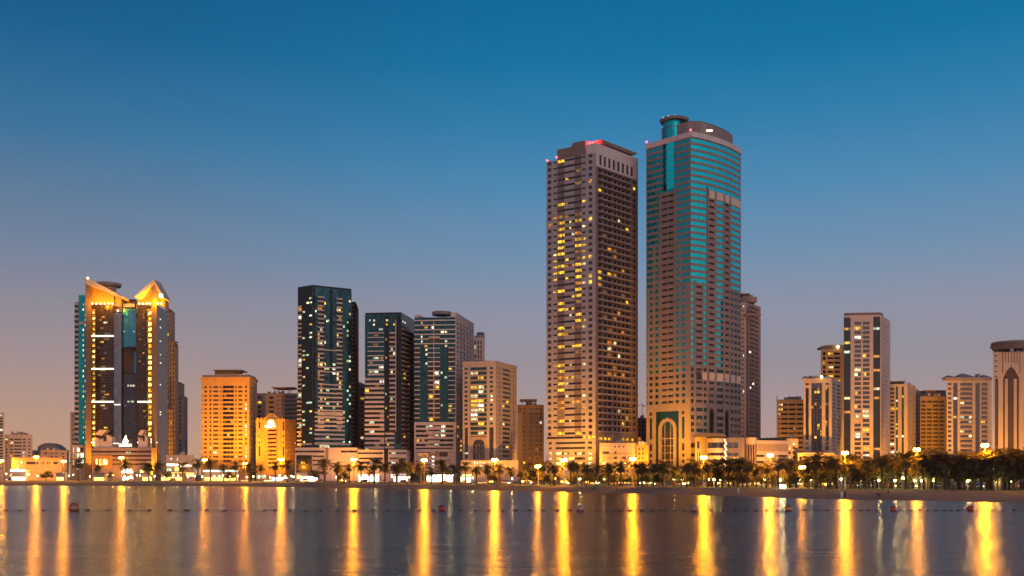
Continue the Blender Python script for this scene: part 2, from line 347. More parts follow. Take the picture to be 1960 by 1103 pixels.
class Bld:
    def __init__(s, name, label, cat, org, seed=0):
        s.rn = random.Random(seed or hash(label) % 99991 if False else len(label)*131+seed); s.org = (org[0], org[1], GZ); s.wall = Piece('wall'); s.pieces = []; s.faces = []
        s.root = empty(name, s.org, label, cat)
    def face(s, A, B, py_top, ref, mat, py_bot=None, bulge=0, nseg=1):
        f = Face(s, A, B, GZ-.3 if py_bot is None else zz(py_bot, ref), zz(py_top, ref), ref, mat, bulge, nseg); s.faces.append(f); return f
    def back(s, pts, z0, z1, mat, roof='roof', under=False):
        """plain side/back walls along the open chain pts, plus the flat roof over all of them"""
        for a, b in zip(pts[:-1], pts[1:]):
            L = math.hypot(b[0]-a[0], b[1]-a[1])
            s.wall.quad(((a[0], a[1], z0), (b[0], b[1], z0), (b[0], b[1], z1), (a[0], a[1], z1)), ((0, z0), (L, z0), (L, z1), (0, z1)), mat)
    def cap(s, pts, z, mat='roof'): s.wall.poly([(p[0], p[1], z) for p in pts], mat)
    def prism(s, kind, pts, z0, z1, mat, inset=1.0, top=None):
        p = Piece(kind, 999); m = MB().prism([tuple(q) for q in pts], z0, z1, 0, None, inset)
        for f in m.F: p.poly([m.V[i] for i in f], mat)
        s.pieces.append(p); return p
    def box(s, kind, a, b, y0, y1, D, dd, mat):
        """box with its front at depth D, from photo column a to b and row y0 (top) to y1, dd metres deep"""
        x0, x1 = at(a, D)[0], at(b, D)[0]
        return s.prism(kind, [(x0, D), (x1, D), (x1, D+dd), (x0, D+dd)], zz(y1, D), zz(y0, D), mat)
    def vprism(s, kind, pts, D, th, mat):
        """upright polygon given by photo points, th metres thick towards the back"""
        Fp = [at(p[0], D, p[1]) for p in pts]; Bp = [(x, y+th, z) for x, y, z in Fp]; n = len(Fp); p = Piece(kind, 999)
        a = sum(Fp[i][0]*Fp[(i+1) % n][2]-Fp[(i+1) % n][0]*Fp[i][2] for i in range(n))
        if a < 0: Fp = Fp[::-1]; Bp = Bp[::-1]
        p.poly(Fp, mat); p.poly(Bp[::-1], mat)
        for i in range(n):
            j = (i+1) % n; p.poly([Fp[i], Bp[i], Bp[j], Fp[j]], mat)
        s.pieces.append(p); return p
    def disc(s, kind, px, D, rad, y0, y1, mat, n=28, sy=1, r2=None):
        x, y = at(px, D); z0, z1 = zz(y1, D), zz(y0, D); p = Piece(kind, 999); m = MB().lathe([(rad, z0), (r2 or rad, z1)], n, x, y, 0, 1, sy)
        for f in m.F: p.poly([m.V[i] for i in f], mat)
        s.pieces.append(p); return p
    def mesh(s, kind, mb, mats):
        o = mb.build(kind, mats, s.root); 
        o.data.transform(__import__('mathutils').Matrix.Translation((-s.org[0], -s.org[1], -s.org[2]))); return o
    def clutter(s, n=6, z=None, lo=.15, hi=.85, back=.75):
        '''tanks, cooling units, dishes and masts on the roof'''
        q = random.Random(len(s.pieces)+n); P = [np.array(p, float) for p in s.fp]; z = z or s.z1
        for k in range(n):
            u, v = q.uniform(lo, hi), q.uniform(.12, back); a = P[0]*(1-u)+P[1 if len(P) == 4 and abs(P[1][1]-P[0][1]) < 1e-6 else 2]*u; c = np.mean(P, axis=0); p = a*(1-v)+c*v; x, y = float(p[0]), float(p[1]); t = q.random()
            mb = MB()
            if t < .4: mb.box(x-1.1, x+1.1, y-.8, y+.8, z+.02, z+1.5); kind, m = 'cooling_unit', M['grey']
            elif t < .65: mb.lathe([(1.1, z+.02), (1.1, z+2.0), (.4, z+2.4)], 10, x, y); kind, m = 'water_tank', M['lgrey']
            elif t < .85: mb.tube([(x, y, z), (x, y, z+q.uniform(3.5, 6.5))], .12, 5); kind, m = 'antenna', M['mauve']
            else: mb.tube([(x, y, z), (x, y, z+1.2)], .08, 5); mb.lathe([(.1, z+1.1), (.9, z+1.6)], 10, x, y); kind, m = 'satellite_dish', M['lgrey']
            s.mesh(kind, mb, [m])
    def done(s):
        if getattr(s, 'fp', None) and len(s.fp) == 4: s.clutter(s.ncl if hasattr(s, 'ncl') else 6)
        for f in s.faces: f.build()
        if s.wall.F: s.wall.obj(s.root, s.org)
        kinds = {}
        for p in s.pieces: kinds.setdefault(p.kind, []).append(p)
        for k, L in kinds.items():
            L.sort(key=lambda p: -p.area)
            for p in L[:100]: p.obj(s.root, s.org)
            if len(L) > 100:
                w = Piece(k)
                for p in L[100:]:
                    n = len(w.V); w.V += p.V; w.UV += p.UV; w.m += p.m; w.F += [tuple(i+n for i in f) for f in p.F]
                tag(w.obj(s.root, s.org), kind='stuff')
        return s.root

def tower(name, label, l, c, r, D, rl, rr, top, mat, matR=None, cat='tower', bulgeR=0, seed=0, backm=None):
    """two street faces meeting at the near corner c; rl, rr are how much farther the left and right ends stand"""
    Lp, Cp, Rp = at(l, D*rl), at(c, D), at(r, D*rr); Bp = (Lp[0]+Rp[0]-Cp[0], Lp[1]+Rp[1]-Cp[1])
    b = Bld(name, label, cat, Cp, seed); z1 = zz(top, D)
    fl = b.face(Lp, Cp, top, D, mat); fr = b.face(Cp, Rp, top, D, matR or mat, bulge=bulgeR, nseg=10 if bulgeR else 1)
    b.back([Rp, Bp, Lp], GZ-.3, z1, backm or mat)
    rim = [tuple(fr.pos(fr.L*k/10, 0)) for k in range(11)] if bulgeR else [Cp, Rp]
    b.cap([Lp]+rim+[Bp], z1); b.fp = [Lp, Cp, Rp, Bp]; b.z1 = z1; b.D = D
    return b, fl, fr
def block(name, label, l, r, D, dd, top, mat, cat='building', bot=None, seed=0):
    """a building seen square on"""
    A, B = at(l, D), at(r, D); b = Bld(name, label, cat, ((A[0]+B[0])/2, D), seed); z1 = zz(top, D)
    f = b.face(A, B, top, D, mat); A2, B2 = (at(l, D+dd) if l > CX else (A[0], D+dd)), (at(r, D+dd) if r < CX else (B[0], D+dd))
    b.back([B, B2, A2, A], GZ-.3, z1, mat); b.cap([A, B, B2, A2], z1); b.fp = [A, B, B2, A2]; b.z1 = z1; b.D = D
    return b, f
def sc(pts, k):
    cx = sum(p[0] for p in pts)/len(pts); cy = sum(p[1] for p in pts)/len(pts)
    return [(cx+(p[0]-cx)*k, cy+(p[1]-cy)*k) for p in pts]
def ys(y0, y1, pitch): return list(np.arange(y0, y1-1e-6, pitch))
def lights_in(parent, kind, loc, energy, col, rad=.4):
    li = bpy.data.lights.new(kind, 'POINT'); li.energy = energy; li.color = col; li.shadow_soft_size = rad
    o = bpy.data.objects.new(kind, li); C.objects.link(o); o.location = loc
    if parent: o.parent = parent
    return o
SOD = (1.0, .37, .006); LAMPC = (1.0, .30, .003)
# ------------------------------------------------------------------ the two tallest towers
def twin_brown():
    b, f, g = tower('residential_tower', 'very tall pale tower with brown balcony side and dozens of lit yellow windows', 1046, 1140, 1221, 590, 1.031, 1.0515, 292, 'lgrey', 'brown', seed=3)
    P12 = 12.1; Y = [294+P12*k for k in range(45)]
    for a, c, m in ((1066.5, 1080.7, 'brown'), (1099.8, 1113, 'brown')): f.r(a, c, 290, 834, .05, m)
    for y in Y:
        f.r(1066.5, 1113, y+.2, y+4.2, .5, 'dark', 'window'); f.r(1080.7, 1099.8, y+4.6, y+12, -.35, 'lgrey', 'balcony')
    def lit(t): return t if b.rn.random() else t
    for i, y in enumerate(Y):
        mid = 8 < i < 26
        p = .14 if i < 8 else (.34 if mid else .21)
        f.win([(1048.5, 1055)], [y-.5], 6.6, 'dark', .35, p*.5)
        f.win([(1059, 1066)], [y+.6], 3.6, 'dark', .35, p)
        for a, c in ((1067.5, 1080), (1100.8, 1112.4)): 
            if b.rn.random() < p*2.2: f.r(a, c, y-1, y+4.6, .25, b.rn.choice(['yel', 'yel', 'yel', 'ora', 'yel', 'dim']), 'window')
        for a, c in ((1082, 1087), (1089.5, 1093), (1094, 1098.5)):
            if b.rn.random() < p: f.r(a, c, y+.2, y+4.2, .3, b.rn.choice(WARM), 'window')
        f.win([(1114, 1120.5)], [y+.2], 4, 'dark', .35, p*1.5, ['yel', 'pale', 'pale', 'ora'])
        f.win([(1126.5, 1133.5)], [y-1], 6.6, 'dark', .35, p*.7)
    f.r(1046, 1125, 834.5, 839, .5, 'dark', 'window'); f.r(1114, 1140, 834.5, 839, .3, 'yel', 'window')
    for k, y in enumerate((845, 855)): f.win([(1050, 1056), (1063, 1120), (1125, 1133)], [y], 4.2, 'dark', .5)
    for y in (865, 875, 885, 895):
        f.r(1063, 1120, y, y+5, .5, 'recess'); f.win([(1050, 1056), (1064, 1074), (1079, 1086), (1088, 1098), (1104, 1113), (1125, 1133)], [y], 5, 'dark', .45, .8, ['yel', 'yel', 'pale', 'shopy'])
    # balcony side
    g.r(1140.5, 1222, 290, 317, -.12, 'white')
    for k in range(8): g.r(1147+k*8.6, 1151.6+k*8.6, 294, 313, .5, 'dark', 'window')
    cols = [(1146.5, 1154), (1158.5, 1164), (1166, 1173), (1177.5, 1182.5), (1185.5, 1190), (1193.5, 1198), (1201, 1206)]
    for i, y in enumerate([319+P12*k for k in range(42)]):
        p = .12 if i > 6 else .06
        if y > 820: break
        g.r(1145, 1207, y+1, y+9.2, 1.1, 'brown'); g.win(cols, [y+2], 6.6, 'dark', 1.3, p, ['yel', 'yel', 'ora', 'pale', 'dim'])
        g.slab(1145, 1208, [y+9.4], 2.3, 'grey', -.9); g.win([(1211.5, 1216.5)], [y+1.5], 5.8, 'dark', .3, p*.8)
    g.win([(1146, 1153), (1156, 1162), (1164, 1170), (1190, 1196), (1199, 1204), (1208, 1213)], [837], 5, 'yel', .3)
    # crown: plain parapets, brown lift house, red-lit helicopter deck
    L, Cc, Rr, Bk = b.fp; z1 = b.z1
    b.prism('parapet', [Cc, tuple(np.array(Cc)+(np.array(Rr)-Cc)*1.0), tuple(np.array(Rr)+(np.array(Bk)-Rr)*.16), tuple(np.array(Cc)+(np.array(L)-Cc)*.19)], z1+.01, zz(273, 590), 'white')
    g0 = lambda s, t: tuple(np.array(Cc)+(np.array(L)-Cc)*s+(np.array(Rr)-Cc)*t)
    b.prism('roof_house', [g0(.21, .003), g0(.47, .003), g0(.47, .5), g0(.21, .5)], z1+.01, zz(264.5, 590), 'brown')
    b.prism('roof_house', [g0(.47, .02), g0(.8, .02), g0(.8, .5), g0(.47, .5)], z1+.01, zz(271, 590), 'brown')
    b.prism('lift_house', [g0(.22, .35), g0(.6, .35), g0(.6, .8), g0(.22, .8)], z1+.01, zz(270, 590), 'brown')
    b.prism('helicopter_deck', [g0(.02, .18), g0(.58, .18), g0(.58, .92), g0(.02, .92)], zz(268.5, 590), zz(263.5, 590), 'rose', 1.14)
    for s, t, z in ((.995, .01, z1), (.8, .01, z1+1)):
        x, y = g0(s, t); mb = MB().sphere((x, y, z+.9), .55, 8); b.mesh('beacon', mb, [M['red']])
    lights_in(None, 'beacon_light', (g0(.18, .1)[0], g0(.18, .1)[1], z1+7.0), 9000, (1, .03, .04), .3).parent = None
    bpy.context.scene.collection.objects[-1].name = 'beacon_light'
    return b.done()
twin_brown()

def twin_teal():
    b, f, g = tower('office_tower', 'tallest tower of rose concrete and bright teal glass bands with round teal turret', 1237, 1322, 1418, 580, 1.04, 1.056, 262, 'rose', 'rose', bulgeR=3.2, seed=5)
    P = 12.2; Y = [264+P*k for k in range(43)]
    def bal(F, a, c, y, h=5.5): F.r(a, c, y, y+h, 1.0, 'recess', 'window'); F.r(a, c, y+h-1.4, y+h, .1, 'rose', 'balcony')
    for i, y in enumerate(Y):
        if y > 770: break
        if y < 352: f.r(1237.6, 1321, y, y+7, .15, 'tealb', 'window')  # deeper teal on this face puts its shade into the glass colour
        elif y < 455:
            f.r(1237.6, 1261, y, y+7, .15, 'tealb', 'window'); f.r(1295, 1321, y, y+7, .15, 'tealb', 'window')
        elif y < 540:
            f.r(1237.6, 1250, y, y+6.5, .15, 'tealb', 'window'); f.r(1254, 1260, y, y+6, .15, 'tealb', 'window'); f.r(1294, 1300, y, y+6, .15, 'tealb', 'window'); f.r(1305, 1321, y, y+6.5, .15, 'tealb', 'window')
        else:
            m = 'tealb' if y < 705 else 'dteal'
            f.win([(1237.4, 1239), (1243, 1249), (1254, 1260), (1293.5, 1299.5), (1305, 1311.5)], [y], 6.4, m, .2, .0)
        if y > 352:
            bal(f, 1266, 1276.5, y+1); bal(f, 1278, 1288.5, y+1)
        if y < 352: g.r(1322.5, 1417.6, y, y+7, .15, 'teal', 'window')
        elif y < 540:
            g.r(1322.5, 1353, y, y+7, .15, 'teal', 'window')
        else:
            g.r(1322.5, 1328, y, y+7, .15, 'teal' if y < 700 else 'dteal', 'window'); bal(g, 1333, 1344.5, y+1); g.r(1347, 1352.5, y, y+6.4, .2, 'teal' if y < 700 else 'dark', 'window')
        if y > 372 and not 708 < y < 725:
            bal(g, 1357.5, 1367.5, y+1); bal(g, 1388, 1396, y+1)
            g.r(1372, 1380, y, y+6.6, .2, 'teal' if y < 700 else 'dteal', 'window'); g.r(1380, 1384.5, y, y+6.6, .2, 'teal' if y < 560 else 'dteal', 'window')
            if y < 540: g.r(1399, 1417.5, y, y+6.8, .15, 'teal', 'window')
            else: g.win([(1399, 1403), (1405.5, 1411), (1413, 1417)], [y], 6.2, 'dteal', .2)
    g.r(1353.5, 1355.3, 352, 835, -.5, 'rose'); g.r(1385.5, 1387.2, 372, 780, -.35, 'rose'); g.r(1397, 1398.4, 372, 780, -.35, 'rose'); g.r(1329, 1331.5, 536, 905, -.4, 'rose')
    for y, h in ((357, 15), (711, 15)):
        for a, c in ((1358, 1368), (1372, 1384.5), (1388, 1396), (1399, 1407 if y > 700 else 1417.5)): g.r(a, c, y, y+h, -.05, 'cream', 'panel')
        if y > 700: g.r(1410, 1417.5, y, y+h, -.05, 'cream', 'panel'); g.r(1345, 1353, y, y+h, -.05, 'cream', 'panel'); g.r(1333, 1343, y, y+h, .6, 'recess', 'window')
    f.r(1262, 1264, 352, 775, -.3, 'rose'); f.r(1290.5, 1292.5, 352, 775, -.3, 'rose')
    # lower storeys of the curved side
    for y in (780, 795, 808, 820):
        g.win([(1322.6, 1329), (1333, 1345), (1347, 1353)], [y], 7, 'dteal', .25, .05, COOL); g.win([(1372, 1384.5), (1399, 1402.5), (1405, 1411), (1413, 1417)], [y], 7, 'dark', .25, .06, COOL)
    for a, c in ((1358, 1367.5), (1388, 1396)):
        g.r(a, c, 786, 836, .9, 'black', 'arched_window'); g.r(a+1, c-1, 782.5, 786, .9, 'black', 'arched_window'); g.r(a+2.6, c-2.6, 780.5, 782.5, .9, 'black', 'arched_window')
    for y in (848, 868, 880): g.win([(1322.6, 1330), (1334, 1341)], [y], 9 if y == 848 else 6, 'dark', .3)
    # portal: tall dark panel with a pale pointed arch in it
    f.r(1254, 1299, 785, 897, .8, 'dteal', 'portal')
    for k in range(9):      # arch ring, stepped like its cladding
        t = k/8; hw = 17*math.sqrt(max(0, 1-t*t*.98)); hi = max(0, 11.4*math.sqrt(max(0, 1-(t*1.35)**2)) if t*1.35 < 1 else 0)
        y1 = 822-t*22; y0 = y1-2.75
        if hw > 1: f.r(1276.5-hw, 1276.5+hw, y0, y1+.01, .2, 'rose')
        if hi > 0: f.r(1276.5-hi, 1276.5+hi, y0, y1+.01, 1.0, 'dteal', 'arched_window')
    f.r(1259.5, 1293.5, 822, 897, .2, 'rose'); f.r(1265, 1288, 822, 897, 1.0, 'slate', 'arched_window')
    for a in (1270.5, 1281.5): f.r(a, a+.9, 806, 897, .7, 'rose')
    for y in (838, 852, 866, 880): f.r(1265, 1288, y, y+1, .75, 'lgrey')
    f.win([(1243, 1248), (1305, 1310)], [797], 42, 'dteal', .4); f.win([(1243, 1248), (1305, 1310)], [786], 6, 'dark', .4)
    f.win([(1243, 1248), (1305, 1310)], [848], 14, 'dark', .4); f.win([(1243, 1248), (1305, 1310)], [868, 880], 6, 'dark', .4)
    f.win([(1243, 1248), (1254, 1259), (1294, 1299), (1305, 1310)], [893], 8, 'dark', .4)
    f.r(1268, 1277, 262, 353, 1.6, 'black', 'glass_panel'); f.r(1277, 1290.5, 262, 353, -.5, 'teal', 'turret_shaft')  # dark recessed strip puts the shade left of the turret into the glass colour
    # cornice, drum, penthouse
    L, Cc, Rr, Bk = b.fp; z1 = b.z1
    rim = [tuple(g.pos(g.L*k/10, -.7)) for k in range(11)]; poly = [tuple(np.array(L)-np.array((.5, .6)))]+rim+[Bk]
    b.prism('cornice', poly, z1+.005, zz(252, 580), 'white', 1.004)
    c0 = lambda s, t: tuple(np.array(Cc)+(np.array(L)-Cc)*s+(np.array(Rr)-Cc)*t)
    pent = [c0(.72, .06), c0(.18, .10)]+[tuple(g.pos(g.L*k/10, 3.2)) for k in range(2, 10)]+[c0(.8, .88)]
    b.prism('penthouse', pent, zz(252, 580)+.01, zz(234.5, 588), 'mauve'); b.prism('penthouse', sc(pent, .9), zz(234.5, 588)+.01, zz(231, 588), 'brown')
    for k in (3.0, 4.6): 
        p = g.pos(g.L*k/10, -.2); mb = MB().box(p[0]-2.2, p[0]+1.2, p[1]-.6, p[1]+.1, zz(250, 586), zz(247.6, 586)); b.mesh('light_bar', mb, [M['bar']]) if k == 3 else None
    px, Dd = 1288, 597.5; x, y = at(px, Dd); r = 18.5/F0*Dd
    b.disc('turret', px, Dd, r, 235, 356, 'tealb', 28); b.disc('turret_disc', 1290.5, Dd, 26/F0*Dd, 230.5, 235, 'mauve', 32, r2=28/F0*Dd)
    for k in range(1):
        yy = 240
        if yy < 350: b.disc('turret_band', px, Dd, r+.14, yy+7, yy+8.4, 'brown', 28)
    mb = MB(); 
    for k in range(5):
        a = -pi*(k+1)/6; mb.sphere((x+7.6*cos(a), y+7.6*sin(a), zz(229.6, Dd)), .24, 6)
    b.mesh('deck_lights', mb, [M['bar']])
    for px, py, D in ((1237.8, 272, 603), (1322, 249, 579.5)):
        xx, yy, z_ = at(px, D, py); b.mesh('beacon', MB().sphere((xx, yy, z_), .55, 8), [M['red']])
    return b.done()
twin_teal()

# ------------------------------------------------------------------ left: the landmark with the lit gables and its neighbours
def gabled():
    D = 690
    b = Bld('hotel_tower', 'dark bronze glass tower with two floodlit orange gables and glowing stone fins', 'tower', at(235, D), 2)
    z0 = GZ-.3
    def fc(l, r, Dl, Dr, top, mat, bot=None): return b.face(at(l, Dl), at(r, Dr), top, D, mat, bot)
    # facets from left to right
    f1 = fc(175, 218, 692, 690, 583, 'bronze'); f2 = fc(218, 232.5, 693, 695, 597, 'slate'); f3 = fc(232.5, 260.5, 697, 697, 570, 'black'); f4 = fc(260.5, 290, 693, 690, 583, 'bronze'); f5 = fc(300, 321, 692, 722, 583, 'bronze')
    f3.r(232.6, 260.4, 588, 662, .0, 'blue', 'glass_panel'); f3.r(232.6, 260.4, 662, 716, 4, 'dbrown', 'opening'); f3.r(253, 257, 670, 712, 3.6, 'blue', 'window'); f3.r(232.6, 260.4, 716, 856, .0, 'slate', 'glass_panel')
    f3.r(232.6, 260.4, 572, 578, 2.5, 'recess'); f3.r(235, 258, 578, 585, .4, 'cream')
    f3.win([(236, 239), (255.5, 257.5)], [631], 2.4, 'grn', -.02); f3.win([(244, 247), (249, 258)], [735], 3.6, 'whi', -.02); f3.win([(244, 248), (250, 256)], [766], 3, 'grn', -.02)
    rn = b.rn
    for y in ys(600, 850, 5.3):
        if rn.random() < .5: 
            a = rn.uniform(186, 205); f1.r(a, a+rn.uniform(3, 10), y, y+2.6, .05, rn.choice(['dim', 'dim', 'dim', 'ora', 'yel', 'pale']), 'window')
        if rn.random() < .28: a = rn.uniform(264, 276); f4.r(a, a+rn.uniform(2, 4), y, y+2.6, .05, rn.choice(['dim', 'ora', 'dim']), 'window')
        if rn.random() < .15: f5.r(306, 308.5, y, y+2.4, .05, 'whi', 'window')
    for f, a, c in ((f1, 175.4, 182.5), (f4, 281.5, 289.8)):
        f.r(a, c, 588, 858, 1.2, 'recess')
        for y in ys(592, 856, 10.6):
            f.r(a, c, y, y+2.2, -.3, 'ochre', 'balcony'); m = rn.choice(['shopy', 'yel', 'shopy', 'pale']) if f is f1 else rn.choice(['shopy', 'yel', 'shopy', 'yel'])
            f.r(a+.6, c-.6 if f is f4 else a+4.5, y+3.2, y+(9.6 if f is f4 else 7.5), 1.0, m, 'window')
    for f, a, c in ((f1, 176, 217.5), (f4, 262, 289)):
        for y in ys(588, 850, 5.3): f.r(a+7, c-(8 if f is f4 else 0), y, y+.5, -.06, 'dbrown')
    b.back([at(321, 722), at(321, 745), at(163, 745), at(163, 700)], z0, zz(585, D), 'tan')
    b.cap([at(175, 692), at(218, 690), at(232.5, 695), at(260.5, 695), at(290, 690), at(321, 722), at(321, 745), at(175, 745)], zz(586, D))
    for y, l in ((643, ((175, 217),)), (706, ((175, 217),)), (769, ((175, 217), (263, 290))), (847, ((174, 216), (263, 290), (297, 300.5)))):
        for a, c in l: b.box('light_bar', a, c, y-1, y+1.2, 688.6, .6, 'bar')
    for a, c in ((224, 231), (231.5, 228)): pass
    b.box('light_bar', 218.5, 230, 774, 775.2, 691, .5, 'bar')
    # fins
    for a, c, t, Dn in ((163.5, 175, 538, 686), (290, 300, 541, 684)):
        x0, x1 = at(a, Dn)[0], at(c, Dn)[0]; b.prism('stone_fin', [(x0, Dn), (x1, Dn), at(c, Dn+7), (x0, Dn+7)], z0, zz(t, Dn), 'fin')
    # gable walls and their sloping canopies
    b.vprism('gable_wall', [(175, 583), (217.5, 583), (217.5, 562), (183, 547), (175, 548)], 693.5, 8, 'ochre')
    b.vprism('gable_wall', [(217.5, 597), (232, 597), (232, 568), (217.5, 562)], 695.2, 8, 'tan')
    b.vprism('gable_wall', [(262, 586), (290, 583), (290, 550), (264, 567)], 694, 8, 'ochre')
    b.vprism('gable_wall', [(300, 583), (315.5, 588), (315.5, 578), (300, 550)], 693.5, 8, 'ochre')
    b.vprism('canopy', [(159, 533), (163, 531.5), (186, 542), (233, 567), (231, 571.5), (184, 551), (166, 545)], 684, 14, 'ceil')
    b.vprism('canopy', [(256.5, 569), (294.5, 534.5), (296, 537), (296, 542), (262, 570)], 683, 14, 'ceil')
    b.vprism('canopy', [(294.5, 534.5), (314, 571), (309, 571), (296, 546)], 682.5, 14, 'ceil')
    for x in (178, 186, 194, 202, 210, 217, 227, 268, 275, 282, 288, 303, 310):
        dy = 596 if 217 < x < 232 else 582.5
        xx, yy, z_ = at(x, 692.2 if x < 217 else 690.5, dy); b.mesh('uplight', MB().lathe([(.35, z_-.3), (.6, z_+.5)], 8, xx, yy-1.3), [M['bulb']])
    for x, e in ((184, 1500), (200, 1500), (211, 1100), (269, 900), (282, 2200), (306, 3200)):
        xx, yy, z_ = at(x, 689, 579); lights_in(b.root, 'uplight_and_fill', (xx-b.org[0], yy-b.org[1]-1.2, z_-GZ), e*1.6, SOD, .3); lights_in(b.root, 'uplight_and_fill', (xx-b.org[0], 680.5-b.org[1], z_-GZ-1), e*6, SOD, .3)  # the second light hangs before the canopy, added to brighten its front
    # helicopter deck
    b.disc('helicopter_deck', 207, 715, 8.6, 543.5, 549, 'rose', 32, r2=9.2); b.disc('helicopter_deck', 207, 715, 5.5, 549, 556, 'tan', 24)
    for x in (198, 207, 216, 222): b.box('deck_post', x-.7, x+.7, 549, 583, 710, .6, 'lgrey')
    xx, yy, z_ = at(168, 684, 532.5); b.mesh('roof_lamp', MB().sphere((xx, yy, z_), .8, 8), [M['bar']])
    xx, yy, z_ = at(308.5, 682, 567); b.mesh('roof_lamp', MB().box(xx-1.2, xx+1.2, yy-1, yy, z_-1, z_+1.3), [M['bar']])
    # striped podium, entrance houses and the sail sign
    A, B = at(176, 676), at(290, 676); f = b.face(A, B, 857, 676, 'mauve')
    for y in (863, 871, 879, 887): f.r(176.5, 289.5, y, y+3.6, .5, 'bronze', 'window')
    f.win([(241, 244), (246, 250)], [865], 3.5, 'grn', -.02); f.win([(183, 187), (191, 196), (198, 206)], [881], 9, 'shopy', -.02); f.r(236, 252, 898, 905, .3, 'shop', 'shop_window'); f.r(176.5, 215, 872, 897, .25, 'ochre')
    f.win([(183, 186.5), (190, 194), (197, 205)], [879], 11, 'shopy', .1); f.win([(268, 276)], [900], 5, 'shopy', .2, kind='shop_window')
    b.back([B, (B[0], 690), (A[0], 690), A], z0, zz(857, 676), 'tan'); b.cap([A, B, (B[0], 690), (A[0], 690)], zz(857, 676))
    for a, s in ((181, 1), (264, .56)):
        w = 33*s; b.vprism('entrance_gable', [(a, 861), (a+w, 861), (a+w, 838), (a+w*.72, 832), (a+w*.35, 843), (a, 836)], 681, 6, 'pinkw')
        b.vprism('entrance_roof', [(a, 832), (a+w*.28, 823), (a+w*.72, 823), (a+w*.4, 834)], 680.6, 6, 'cream')
        b.vprism('arched_window', [(a+w*.5, 845), (a+w*.5, 836), (a+w*.6, 833.5), (a+w*.7, 836), (a+w*.7, 845)], 680.9, .5, 'bronze')
    b.vprism('emblem', [(234, 847), (240.5, 833), (241.5, 834.5), (243, 842), (246, 844), (243.5, 849), (238, 849.5)], 678, .4, 'bar')
    b.vprism('emblem', [(249, 847.5), (250, 836), (252.5, 843), (253, 848)], 678.2, .3, 'dbrown')
    b.box('emblem_base', 228, 251.5, 850, 855, 678, .5, 'bar')
    for k in range(7): 
        if k != 3: b.box('sign_letter', 229.3+k*3.2, 231.2+k*3.2, 851, 854.2, 677.6, .3, 'cream')
    for k in range(4): b.box('sign_letter', 216.5+k*2.9, 218.4+k*2.9, 848.3, 849.6, 678, .3, 'bar')
    return b.done()
gabled()

def stepped(name, label, spec, cat='tower', seed=1):
    """several square volumes of one building, each (left, right, top, D, wall, dark bands, pitch, lit share)"""
    l, r, t, D = spec[0][:4]; b = Bld(name, label, cat, at((l+r)/2, D), seed)
    for (l, r, t, D, wm, cols, pitch, hh, gm, p, pal) in spec:
        A, B = at(l, D), at(r, D); f = b.face(A, B, t, D, wm); z1 = zz(t, D)
        for y in ys(t+pitch*.6, 900, pitch): f.win(cols, [y], hh, gm, .5, p, pal)
        A2, B2 = (A[0], D+22), at(r, D+22); b.back([B, B2, A2, A], GZ-.3, z1, wm); b.cap([A, B, B2, A2], z1)
    return b
b = stepped('apartment_tower', 'teal glass tower with striped balcony ends half hidden behind the gabled tower', [
    (150.5, 166, 565, 720, 'tealb', [(158, 160.5), (162, 164.5)], 9.8, 4, 'tealb', .55, ['whi', 'grn', 'pale', 'ora']),
    (142.5, 150.5, 578, 724, 'white', [(142.6, 150.4)], 9.8, 5.2, 'dark', .05, COOL)], seed=4)
f = b.faces[0]; f.r(151, 166, 616, 621, -.4, 'white')
b.face(at(138, 705), at(164, 705), 852, 705, 'beige'); f = b.faces[-1]
for y in (857, 868, 879, 890): f.win([(147, 152), (154.5, 160)], [y], 8, 'dark', .3, .85, ['whi', 'grn', 'shop'])
for y in (857, 876): f.win([(139.5, 141.5)], [y], 14, 'grn', .3)
A, B = at(138, 705), at(164, 705); b.back([B, (B[0], 719), (A[0], 719), A], GZ, zz(852, 705), 'beige'); b.cap([A, B, (B[0], 719), (A[0], 719)], zz(852, 705)); b.done()
b = stepped('apartment_tower', 'slim pale tower peeping out left of the teal striped tower', [(134.5, 142, 789, 780, 'beige', [(138, 140.5)], 9, 4, 'dark', .1, WARM)], seed=6); b.done()
b = stepped('apartment_tower', 'stepped brown balcony tower behind the right gable', [
    (316, 323, 590, 752, 'tan', [(319, 322.6)], 8.6, 4, 'dark', .06, WARM), (323, 335.5, 655, 760, 'tan', [(324.5, 327), (331, 334)], 8.6, 5, 'recess', .03, WARM)], seed=8)
b.face(at(316, 740), at(330, 740), 784, 740, 'tan'); b.faces[-1].win([(321, 323), (326, 328)], ys(790, 868, 8.6), 5, 'dark', .3, .08)
b.box('roof_beam', 328, 337, 653, 655, 758, 6, 'rose'); b.done()
b = stepped('apartment_tower', 'lower of the two brown towers stepping down right of the gables', [
    (335.6, 342, 731, 790, 'tan', [(337, 341)], 8, 4, 'dark', .03, WARM), (342, 347, 757, 800, 'mauve', [(343, 346.5)], 8, 4, 'dark', .03, WARM)], seed=9); b.done()
b, f = block('shopping_arcade', 'low white arcade with bright shop fronts right of the gabled tower', 318, 372, 672, 14, 871, 'beige', seed=3)
f.win([(325, 330), (338, 341)], [877], 4, 'whi', .3); f.r(319, 341, 888, 892, .6, 'shop', 'shop_window'); f.r(319, 328, 896, 902, .6, 'grn', 'shop_window'); f.r(334, 342, 895, 902, .6, 'shopy', 'shop_window'); f.win([(345+4*k, 347.5+4*k) for k in range(6)], [890], 4, 'shop', .3); f.r(320, 371, 905, 912, .6, 'shopy', 'shop_window'); b.done()

